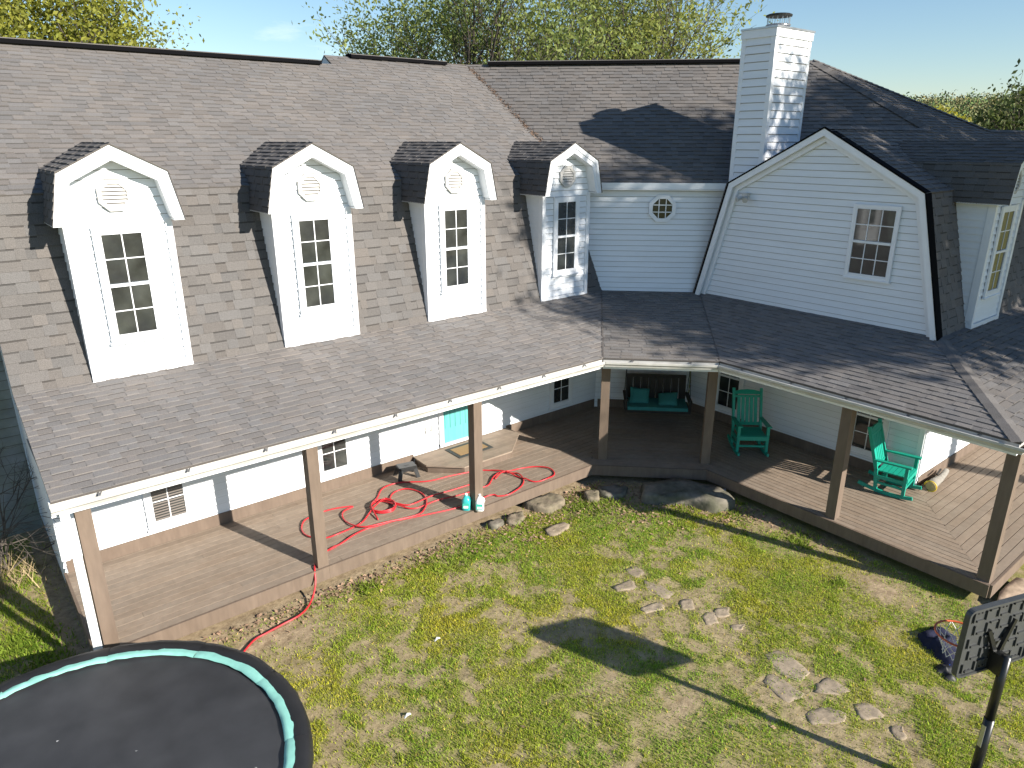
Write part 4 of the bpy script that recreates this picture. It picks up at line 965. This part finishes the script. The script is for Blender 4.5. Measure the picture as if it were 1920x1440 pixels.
slab([(9.05, 8.62), (9.5, 8.45), (9.6, 8.2), (9.2, 8.05), (8.95, 8.3)], -.45, .17, 'rock', 'rock', 'dark rock in the shade left of the boulder', 'rock', 'rocks by the deck')
slab([(10.98, 2.38), (11.9, 2.38), (11.9, 2.05), (10.92, 2.02)], -.42, .20, 'stone_step', 'stone_step', 'tan stone block step beside the right deck corner', 'step', None, .02)
tag(put('drain_elbow', MB().bar((10.72, 7.05, -.30), (10.86, 6.88, -.26), .09, .07), 'gutter'), 'white drain pipe end by the boulder under the deck', 'drain pipe')
for (x, y, s_, l_) in ((4.28, 6.88, .05, 'white paper scrap on the lawn left of the backboard shadow'), (-.55, 9.25, .13, 'larger white scrap on the grass at the far left edge'), (3.25, 5.95, .05, 'thin white scrap on the grass right of the trampoline')):
    z = float(zground(x, y)); pm = MB().add([(x - s_, y - s_ * .3, z + .02), (x, y - s_ * .4, z + .045), (x + s_, y - s_ * .1, z + .02), (x + s_ * .9, y + s_ * .35, z + .03), (x, y + s_ * .3, z + .055), (x - s_ * .9, y + s_ * .25, z + .02)], [(0, 1, 4, 5), (1, 2, 3, 4)])
    tag(put('paper_scrap', pm, 'paper'), l_, 'litter', 'white scraps on the grass')

# trampoline
TC = (-.02, 6.34); TZ = .45
tr = empty('trampoline', (TC[0], TC[1], ZG)); tag(tr, 'large round black trampoline with teal stripe in the left corner', 'trampoline'); zt = TZ - ZG
cir = lambda r_, z, n_=72, a0=0: [(r_ * math.cos(a0 + 2 * math.pi * i / n_), r_ * math.sin(a0 + 2 * math.pi * i / n_), z) for i in range(n_)]
md = MB(); rings = [.01, .3, .6, .9, 1.2, 1.5, 1.8, 1.94]
vs = [p for r_ in rings for p in cir(r_, zt - .035 - .02 * (1 - (r_ / 1.8) ** 2))]
md.add(vs, [(i * 72 + j, i * 72 + (j + 1) % 72, (i + 1) * 72 + (j + 1) % 72, (i + 1) * 72 + j) for i in range(len(rings) - 1) for j in range(72)] + [tuple(range(72))[::-1]])
put('jumping_mat', md, 'mat_black', tr, True)
NS = 12
sc_ = MB()
for i in range(9):
    a = RNG.uniform(0, 6.28); r_ = 1.75 * math.sqrt(RNG.uniform()); x, y = r_ * math.cos(a), r_ * math.sin(a); l_ = RNG.uniform(.008, .022); b_ = RNG.uniform(0, 6.28); zz = zt - .03 - .02 * (1 - (r_ / 1.8) ** 2)
    sc_.add([(x - l_ * math.cos(b_), y - l_ * math.sin(b_), zz), (x + .006, y - .006, zz + .006), (x + l_ * math.cos(b_), y + l_ * math.sin(b_), zz + .004), (x - .006, y + .006, zz + .005)], [(0, 1, 2, 3)])
tag(put('mat_specks', sc_, 'paper', tr), kind='stuff')
def pad(r_prof, a0, a1, n_=10, wob=.0):
    mb = MB(); K = len(r_prof); vs = []
    for i in range(n_ + 1):
        a = a0 + (a1 - a0) * i / n_; sg = 0 if i in (0, n_) else 1
        for (r_, z) in r_prof: rr = r_ + RNG.normal(0, wob); vs.append((rr * math.cos(a), rr * math.sin(a), z - (.010 if not sg else 0) + RNG.normal(0, wob)))
    return mb.add(vs, [(i * K + k_, i * K + k_ + 1, (i + 1) * K + k_ + 1, (i + 1) * K + k_) for i in range(n_) for k_ in range(K - 1)])
for s_ in range(NS):
    a0 = 2 * math.pi * s_ / NS + .18; a1 = a0 + 2 * math.pi / NS
    put('safety_pad', pad([(1.945, zt + .000), (1.985, zt + .022), (2.05, zt + .028), (2.10, zt + .015), (2.125, zt - .03), (2.13, zt - .10)], a0 - .001, a1 + .001, 10, .004), 'pad_black', tr, True)
    put('pad_stripe', pad([(1.862, zt - .006), (1.867, zt + .004), (1.91, zt + .014), (1.965, zt + .007)], a0 - .001, a1 + .001, 10, .004), 'pad_teal', tr, True)
put('frame_ring', MB().tube(cir(2.09, zt - .07) + [(2.09, 0, zt - .07), ], .022, 8, caps=False), 'steel', tr, True)
for s_ in range(4):
    a = 2 * math.pi * s_ / 4 + .30; r0 = 2.10; p = lambda da, z: (r0 * math.cos(a + da), r0 * math.sin(a + da), z)
    put('leg', MB().tube([p(-.28, zt - .08), p(-.28, .08), p(-.24, .02), p(.24, .02), p(.28, .08), p(.28, zt - .08)], .022, 8), 'steel', tr, True)

# basketball hoop
aa = R(20); tt = Vector((math.cos(aa), -math.sin(aa), 0)); nn = Vector((math.sin(aa), math.cos(aa), 0))
bh = empty('basketball_hoop', (7.16, 1.35, ZG), -aa); tag(bh, 'portable black basketball hoop seen from behind at the right edge', 'basketball hoop')
# local: x along the board, y towards the court (away from camera), z up from the lawn
put('pole', MB().tube([(0, 0, .1), (0, 0, 1.05)], .048, 14).tube([(0, 0, 1.0), (0, 0, 1.80)], .042, 14), 'pole', bh, True)
put('pole_sticker', MB().box(-.052, -.046, -.02, .02, .72, .98), 'steel', bh)
put('base', MB().prism([(-.36, -.95, 0), (.36, -.95, 0), (.26, .08, 0), (-.26, .08, 0)], (0, 0, 1), .16), 'plastic_black', bh)
bz, bw_, bhh = 1.92, .47, .385; by = .15; bxo = .04
def rrect(w_, h_, r_, n_=5): return [(sx * (w_ - r_) + r_ * math.cos(a0 + i * math.pi / 2 / n_), sz_ * (h_ - r_) + r_ * math.sin(a0 + i * math.pi / 2 / n_)) for sx, sz_, a0 in ((1, 1, 0), (-1, 1, math.pi / 2), (-1, -1, math.pi), (1, -1, 1.5 * math.pi)) for i in range(n_ + 1)]
o_ = rrect(bw_, bhh, .07); i_ = rrect(bw_ - .022, bhh - .022, .052)
put('backboard', MB().prism([(bxo + p[0], by, bz + p[1]) for p in o_], (0, 1, 0), .035), 'board_grey', bh)
rm = MB(); K = len(o_)
for i in range(K):
    j = (i + 1) % K; rm.prism([(bxo + q_[0], by, bz + q_[1]) for q_ in (o_[i], o_[j], i_[j], i_[i])], (0, -1, 0), .022)
put('board_rim', rm, 'board_grey', bh)
rib = MB()
for r_ in range(5):
    for c in range(6):
        x = bxo - .39 + c * .156 + (.039 if r_ % 2 else 0); z = bz - .29 + r_ * .145
        if abs(x - bxo) < bw_ - .03: rib.obox((x, by - .008, z), (.0085, 0, 0), (0, .010, 0), (0, 0, .052))
        if abs(x + .075 - bxo) < bw_ - .06: rib.obox((x + .078, by - .008, z + (.045 if c % 2 else -.045)), (.042, 0, 0), (0, .010, 0), (0, 0, .010))
put('board_ribs', rib, 'board_grey', bh)
hol = MB()
for zz in (bz + .325, bz - .325):
    for c in range(18): hol.obox((bxo - .38 + c * .0447, by - .002, zz), (.007, 0, 0), (0, .004, 0), (0, 0, .007))
put('board_holes', hol, 'black', bh)
br = MB().obox((.0, .06, 1.68), (.042, 0, 0), (0, .07, 0), (0, 0, .11))
br.bar((-.02, .10, 1.76), (-.13, by - .02, 2.03), .04, .03, (0, 1, 0)); br.bar((.03, .10, 1.76), (.20, by - .02, 2.08), .04, .03, (0, 1, 0))
put('bracket', br, 'pole', bh)
rc = Vector((bxo, by + .035 + .10 + .22, 1.66)); NR = 28
put('rim', MB().tube([rc + Vector((.22 * math.cos(2 * math.pi * i / NR), .22 * math.sin(2 * math.pi * i / NR), 0)) for i in range(NR + 1)], .011, 8).bar(rc + Vector((-.06, -.22, 0)), rc + Vector((-.06, -.33, -.02)), .02, .02).bar(rc + Vector((.06, -.22, 0)), rc + Vector((.06, -.33, -.02)), .02, .02), 'rim', bh, True)
net = MB(); lv = [(.215, 0), (.18, -.07), (.145, -.14), (.115, -.20), (.115, -.25)]
for i in range(12):
    for sg in (-1, 1):
        net.tube([rc + Vector((r_ * math.cos(2 * math.pi * (i + sg * k_ * .5) / 12), r_ * math.sin(2 * math.pi * (i + sg * k_ * .5) / 12), z)) for k_, (r_, z) in enumerate(lv)], .0035, 4)
put('net', net, 'white_cord', bh)
# jacket and cap on the grass beyond the hoop
def heap(name, cx, cy, rx, ry, h_, ang, seed, m_, label, cat):
    mb = MB(); n_ = 40; rg = 10; vs = []; rs = np.random.default_rng(seed); ph = rs.uniform(0, 6.28, 6); c, s_ = math.cos(ang), math.sin(ang)
    for k_ in range(rg + 1):
        f = 1 - k_ / rg
        for i in range(n_):
            a = 2 * math.pi * i / n_; rad = 1 + .16 * math.sin(2 * a + ph[0]) + .13 * math.sin(3 * a + ph[1]) + .06 * math.sin(5 * a + ph[2])
            x, y = rx * rad * f * math.cos(a), ry * rad * f * math.sin(a)
            z = h_ * (1 - f ** 2.4) * (.75 + .25 * math.sin(7 * x / rx + ph[3]) * math.sin(4 * y / ry + ph[4])) + .018 * math.sin(26 * x + 15 * y + ph[5]) * (f > .05)
            vs.append((cx + x * c - y * s_, cy + x * s_ + y * c, ZG - .015 + max(0, z)))
    mb.add(vs, [(k_ * n_ + i, k_ * n_ + (i + 1) % n_, (k_ + 1) * n_ + (i + 1) % n_, (k_ + 1) * n_ + i) for k_ in range(rg) for i in range(n_)])
    return tag(put(name, mb, m_, smooth=True), label, cat)
heap('jacket', 9.48, 2.50, .46, .24, .20, R(20), 4, 'navy', 'navy blue jacket crumpled on the grass behind the basketball net', 'jacket')
heap('cap', 8.98, 2.26, .17, .12, .10, R(10), 9, 'black', 'black cap on the grass below the navy jacket', 'cap')
heap('blue_cloth', 9.16, 2.24, .10, .07, .06, R(0), 12, 'bright_blue', 'small bright blue cloth between the cap and the navy jacket', 'cloth')

# ------------------------------------------------------------------ trees
def tree(name, label, base, height, spread, seed, leafs=20000, leaf=.10, m_='leaf', first=.28, stems=1, group=None, droop=.0, clump=.55, tint=(1, 1, 1), tilt=.5, cat='tree', lo=0.0, depth=5, box=None, trunk=.36):
    rs = np.random.default_rng(seed); root = empty(name, base); tag(root, label, cat, group)
    tb = MB(); tips = []
    def grow(p, d, L_, r_, lv):
        n_ = 4; pts = [p]; rad = [r_]; q_ = Vector(p); dd = Vector(d)
        if box and lv:
            e_ = Vector(p) + dd * L_ * .8 + Vector(base)
            if not (box[0] < e_.x < box[1] and box[2] < e_.z < box[3] and abs(e_.y - base[1]) < 2.4): return
        for i in range(n_):
            dd = (dd + Vector(rs.normal(0, .13, 3)) + Vector((0, 0, .05 - droop * lv * .05))).normalized(); q_ = q_ + dd * L_ / n_; pts.append(q_.copy()); rad.append(r_ * (1 - .45 * (i + 1) / n_))
        if lv < 5: tb.tube(pts, rad, 8 if lv == 0 else (6 if lv < 3 else 4), caps=False)
        if lv >= depth - 2: tips.extend([(pts[j], lv) for j in (2, 3, 4)])
        if lv >= depth: return
        k_ = {0: 5, 1: 4}.get(lv, 3)
        for j in range(k_):
            t_ = rs.uniform(.45, 1.0) if lv else rs.uniform(first / 1.0, 1.0)
            i0 = min(int(t_ * n_), n_ - 1); pp = pts[i0].lerp(pts[i0 + 1], t_ * n_ - i0) if t_ < 1 else pts[-1]
            az = rs.uniform(0, 6.283); out = Vector((math.cos(az), math.sin(az), 0))
            nd = (dd * (1 - tilt) + out * (tilt * spread) + Vector((0, 0, .25))).normalized()
            grow(pp, nd, L_ * rs.uniform(.55, .80), rad[i0] * rs.uniform(.5, .68), lv + 1)
        grow(pts[-1], (dd + Vector(rs.normal(0, .2, 3))).normalized(), L_ * .65, rad[-1] * .8, lv + 1)
    for s_ in range(stems):
        az = 2 * math.pi * s_ / stems + rs.uniform(-.4, .4); d0 = Vector((math.cos(az) * .28 * (stems > 1), math.sin(az) * .28 * (stems > 1), 1)).normalized()
        grow(Vector((math.cos(az) * .15 * (stems > 1), math.sin(az) * .15 * (stems > 1), -.3)), d0, height * trunk, height * .02 / (1 + .25 * (stems > 1)), 0)
    put('trunk', tb, 'bark', root, True)
    T_ = np.array([tuple(p) for p, l in tips]); T_ = T_[T_[:, 2] > lo * height]
    pick = rs.integers(0, len(T_), leafs); c = T_[pick] + rs.normal(0, clump * .5, (leafs, 3)) * np.array([1, 1, .75])
    if box:
        wz = c[:, 2] + base[2]; wx_ = c[:, 0] + base[0]; c = c[(wz > box[2] - .3) & (wz < box[3] + .2) & (wx_ > box[0] - .2) & (np.abs(c[:, 1]) < 2.6)]; leafs = len(c)
    a = rs.normal(0, 1, (leafs, 3)); a /= np.linalg.norm(a, axis=1)[:, None]; b_ = rs.normal(0, 1, (leafs, 3)); b_ -= (b_ * a).sum(1)[:, None] * a; b_ /= np.linalg.norm(b_, axis=1)[:, None]
    s_ = leaf * rs.uniform(.6, 1.35, (leafs, 1)); A = a * s_ ; B = b_ * s_ * .48
    V_ = np.stack([c - A, c + B, c + A, c - B], 1).reshape(-1, 3)
    tv = np.array([tint]) * (.7 + .6 * rs.uniform(0, 1, (leafs, 1))); yv = rs.uniform(0, 1, (leafs, 1)); tv = tv * np.concatenate([1 + .25 * yv, 1 + .1 * yv, 1 - .1 * yv], 1)
    link('crown', tri_mesh('crown', V_, np.arange(4 * leafs).reshape(-1, 4), m_, tv), root)
    return root
def at_px(u_, dist):                                # ground point at a horizontal distance along a bearing
    d = Vector((math.cos(R(HEAD)), math.sin(R(HEAD)), 0)) * 1410 + RT * (u_ - 960); d.normalize(); return (d.x * dist, d.y * dist, ZG)
BG = 'trees beyond the house'
tree('broad_tree', 'tall loose leafed tree behind the roof, left half of the grove', at_px(880, 34), 17, 1.15, 3, 24000, .095, stems=3, group=BG, tint=(.95, .98, .95), clump=.36)
tree('broad_tree', 'tall loose leafed tree behind the roof left of the chimney', at_px(1130, 36), 17, 1.15, 5, 24000, .095, stems=3, group=BG, tint=(1.1, 1.05, .9), clump=.36)
tree('broad_tree', 'yellow green leafy tree behind the left end of the roof', at_px(60, 30), 15.5, 1.15, 8, 42000, .085, stems=2, group=BG, tint=(1.15, 1.02, .6), clump=.7)
for (u_, d_, h_, sd_, l_) in ((355, 60, 13.0, 21, 'small treetop just above the left ridge'), (468, 62, 13.2, 22, 'small treetop above the ridge nearest the small gable')):
    tree('far_tree', l_, at_px(u_, d_), h_, .9, sd_, 3500, .16, group=BG, tint=(1.3, 1.1, .8), depth=4)
tree('roadside_tree', 'sparse dark leafed tree at the right edge of the picture', at_px(1945, 40), 11, .8, 31, 5000, .12, 'leaf_dark', group=BG, depth=4)
for (u_, d_, h_, sd_, tn, l_) in ((1745, 70, 10.0, 41, (1.5, 1.2, .5), 'bright yellow green treetop beside the roof slope'), (1790, 75, 8.0, 42, (1.6, 1.2, .4), 'lower yellow treetop right of the bright one'),
                              (1865, 60, 8.2, 43, (1.1, .95, .5), 'olive treetop above the right ridge'), (1915, 62, 8.6, 44, (1.05, .95, .5), 'olive treetop at the right edge under the sparse tree')):
    tree('far_tree', l_, at_px(u_, d_), h_, 1.0, sd_, 7000, .16, group=BG, tint=tn, depth=4, clump=.9)
# trees in front of the house, outside the picture, that shade the right wing
SH = 'trees shading the right wing'
def shade_tree(label, base, box, clumps, per, seed, leaf=.12):
    rs = np.random.default_rng(seed); root = empty('shade_tree', base); tag(root, label, 'tree', SH); tb = MB()
    x0, x1, z0, z1 = box; bx, by_, bz_ = base; fork = Vector((0, 0, z0 - bz_ - .6))
    tb.tube([(0, 0, -.3), (.05, 0, fork.z * .5), tuple(fork)], [.26, .21, .17], 9)
    cs = []
    for i in range(clumps):
        c = Vector((rs.uniform(x0, x1) - bx, rs.normal(0, 1.0), rs.uniform(z0, z1) - bz_)); cs.append(c)
        md_ = fork.lerp(c, .5) + Vector((rs.normal(0, .25), rs.normal(0, .25), rs.uniform(-.2, .4)))
        tb.tube([tuple(p) for p in spline([fork - Vector((0, 0, rs.uniform(0, 1.2))), md_, c], 4)], [.075 - .007 * k_ for k_ in range(9)], 5, caps=False)
        for k_ in range(5): tb.tube([tuple(md_.lerp(c, .4 + .15 * k_)), tuple(c + Vector(rs.normal(0, .55, 3)))], [.02, .006], 4, caps=False)
    put('trunk', tb, 'bark', root, True)
    M0 = clumps * per; rad = rs.uniform(.45, .95, clumps); c = np.repeat(np.array([tuple(q_) for q_ in cs]), per, 0) + rs.normal(0, 1, (M0, 3)) * np.repeat(rad, per)[:, None] * np.array([.62, .62, .5])
    a = rs.normal(0, 1, (M0, 3)); a /= np.linalg.norm(a, axis=1)[:, None]; b_ = rs.normal(0, 1, (M0, 3)); b_ -= (b_ * a).sum(1)[:, None] * a; b_ /= np.linalg.norm(b_, axis=1)[:, None]
    s_ = leaf * rs.uniform(.6, 1.3, (M0, 1)); A = a * s_; B = b_ * s_ * .5
    link('crown', tri_mesh('crown', np.stack([c - A, c + B, c + A, c - B], 1).reshape(-1, 3), np.arange(4 * M0).reshape(-1, 4), 'leaf_dark', np.ones((M0, 3)) * rs.uniform(.7, 1.3, (M0, 1))), root)
shade_tree('high crowned tree south of the right wing, nearest the lawn', (18.2, -6, ZG), (15.5, 20.0, 7.7, 13.4), 74, 190, 61)
shade_tree('high crowned tree south of the right wing, second from the lawn', (22.4, -6, ZG), (19.0, 25.0, 7.6, 14.6), 120, 190, 62)
shade_tree('high crowned tree south of the right wing, third from the lawn', (27.2, -6, ZG), (24.0, 30.5, 7.6, 15.0), 130, 190, 63)
shade_tree('high crowned tree south of the right wing, farthest from the lawn', (32.6, -6, ZG), (29.5, 37.0, 7.6, 15.2), 120, 190, 64)
# bare shrub by the left end wall
sb = empty('bare_shrub', (-.1, 12.6, ZG)); tag(sb, 'leafless grey shrub against the shaded far left wall', 'shrub'); tbm = MB(); rs = np.random.default_rng(77)
def twig(p, d, L_, r_, lv):
    pts = [p]; q_ = Vector(p)
    for i in range(4): d = (d + Vector(rs.normal(0, .16, 3))).normalized(); q_ = q_ + d * L_ / 4; pts.append(q_.copy())
    tbm.tube(pts, [r_ * (1 - .17 * i) for i in range(5)], 5, caps=False)
    if lv < 3:
        for j in range(3): twig(pts[int(rs.integers(1, 5))], (d + Vector(rs.normal(0, .55, 3))).normalized(), L_ * .65, r_ * .55, lv + 1)
for j in range(7): twig(Vector((rs.normal(0, .12), rs.normal(0, .12), 0)), Vector((rs.normal(0, .3), rs.normal(0, .3) - .1, 1)).normalized(), 1.5, .018, 0)
put('branches', tbm, 'bark', sb)
dgx = RNG.normal(-.35, .3, 260); dgy = RNG.normal(12.2, .25, 260)
V, T, tone = blades(dgx, dgy, .15 + .35 * RNG.uniform(0, 1, 260), .008, np.ones((260, 3)) * (.6 + .6 * RNG.uniform(0, 1, (260, 1))), .9)
tag(link('dry_grass', tri_mesh('dry_grass', V, T, 'dry', tone)), 'tuft of dry straw coloured grass under the bare shrub', 'dry grass', kind='stuff')

# ------------------------------------------------------------------ far hills and woods
hx = np.linspace(-900, 1600, 120); hy = np.linspace(-1200, 1500, 120); X, Y = np.meshgrid(hx, hy)
rd = np.hypot(X, Y); hz_ = np.clip((rd - 170) / 330, 0, 1); hz_ = hz_ * hz_ * (3 - 2 * hz_) * (11.5 + 20 * fbm(X, Y, .0035, 90, 3)) - .6
V = np.stack([X.ravel(), Y.ravel(), hz_.ravel() - 1.0], 1); I = (np.arange(119)[:, None] * 120 + np.arange(119)[None]).ravel()
hm = tri_mesh('hills', V, np.stack([I, I + 1, I + 121, I + 120], 1), 'far_wood', np.ones((len(I), 3)) * .8)
tag(link('hills', hm), kind='structure')
rs = np.random.default_rng(5)
NC, NL = 1900, 120
ang = R(HEAD) - np.arctan((rs.uniform(1450, 2200, NC) - 960) / 1410); ds_ = 190 + 420 * rs.uniform(0, 1, NC) ** .8
x, y = ds_ * np.cos(ang), ds_ * np.sin(ang); hh = np.clip((ds_ - 170) / 330, 0, 1)
zz = hh * hh * (3 - 2 * hh) * (11.5 + 20 * fbm(x, y, .0035, 90, 3)) - 1.8
r_ = rs.uniform(2.0, 4.4, NC); ht = r_ * rs.uniform(1.0, 1.6, NC)
dr_ = rs.normal(0, 1, (NC, NL, 3)); dr_ /= np.linalg.norm(dr_, axis=2)[:, :, None]; dr_ *= rs.uniform(.55, 1.05, (NC, NL, 1))
cc = np.stack([x, y, zz + ht], 1)[:, None, :] + dr_ * np.stack([r_, r_, ht], 1)[:, None, :]; cc = cc.reshape(-1, 3); M0 = len(cc)
a = rs.normal(0, 1, (M0, 3)); a /= np.linalg.norm(a, axis=1)[:, None]; b_ = rs.normal(0, 1, (M0, 3)); b_ -= (b_ * a).sum(1)[:, None] * a; b_ /= np.linalg.norm(b_, axis=1)[:, None]
s_ = rs.uniform(.28, .62, (M0, 1)); A = a * s_; B = b_ * s_ * .7
tn = np.array([(1.0, 1.0, .9), (1.35, 1.05, .95), (.85, 1.1, .8), (1.5, 1.2, 1.15)])[rs.integers(0, 4, NC)] * rs.uniform(.75, 1.25, (NC, 1))
tn = np.repeat(tn, NL, 0) * rs.uniform(.75, 1.25, (M0, 1))
fw = tri_mesh('far_woods', np.stack([cc - A, cc + B, cc + A, cc - B], 1).reshape(-1, 3), np.arange(4 * M0).reshape(-1, 4), 'far_wood', tn)
tag(link('far_woods', fw), 'distant wooded hillside on the right horizon', 'woods', kind='stuff')
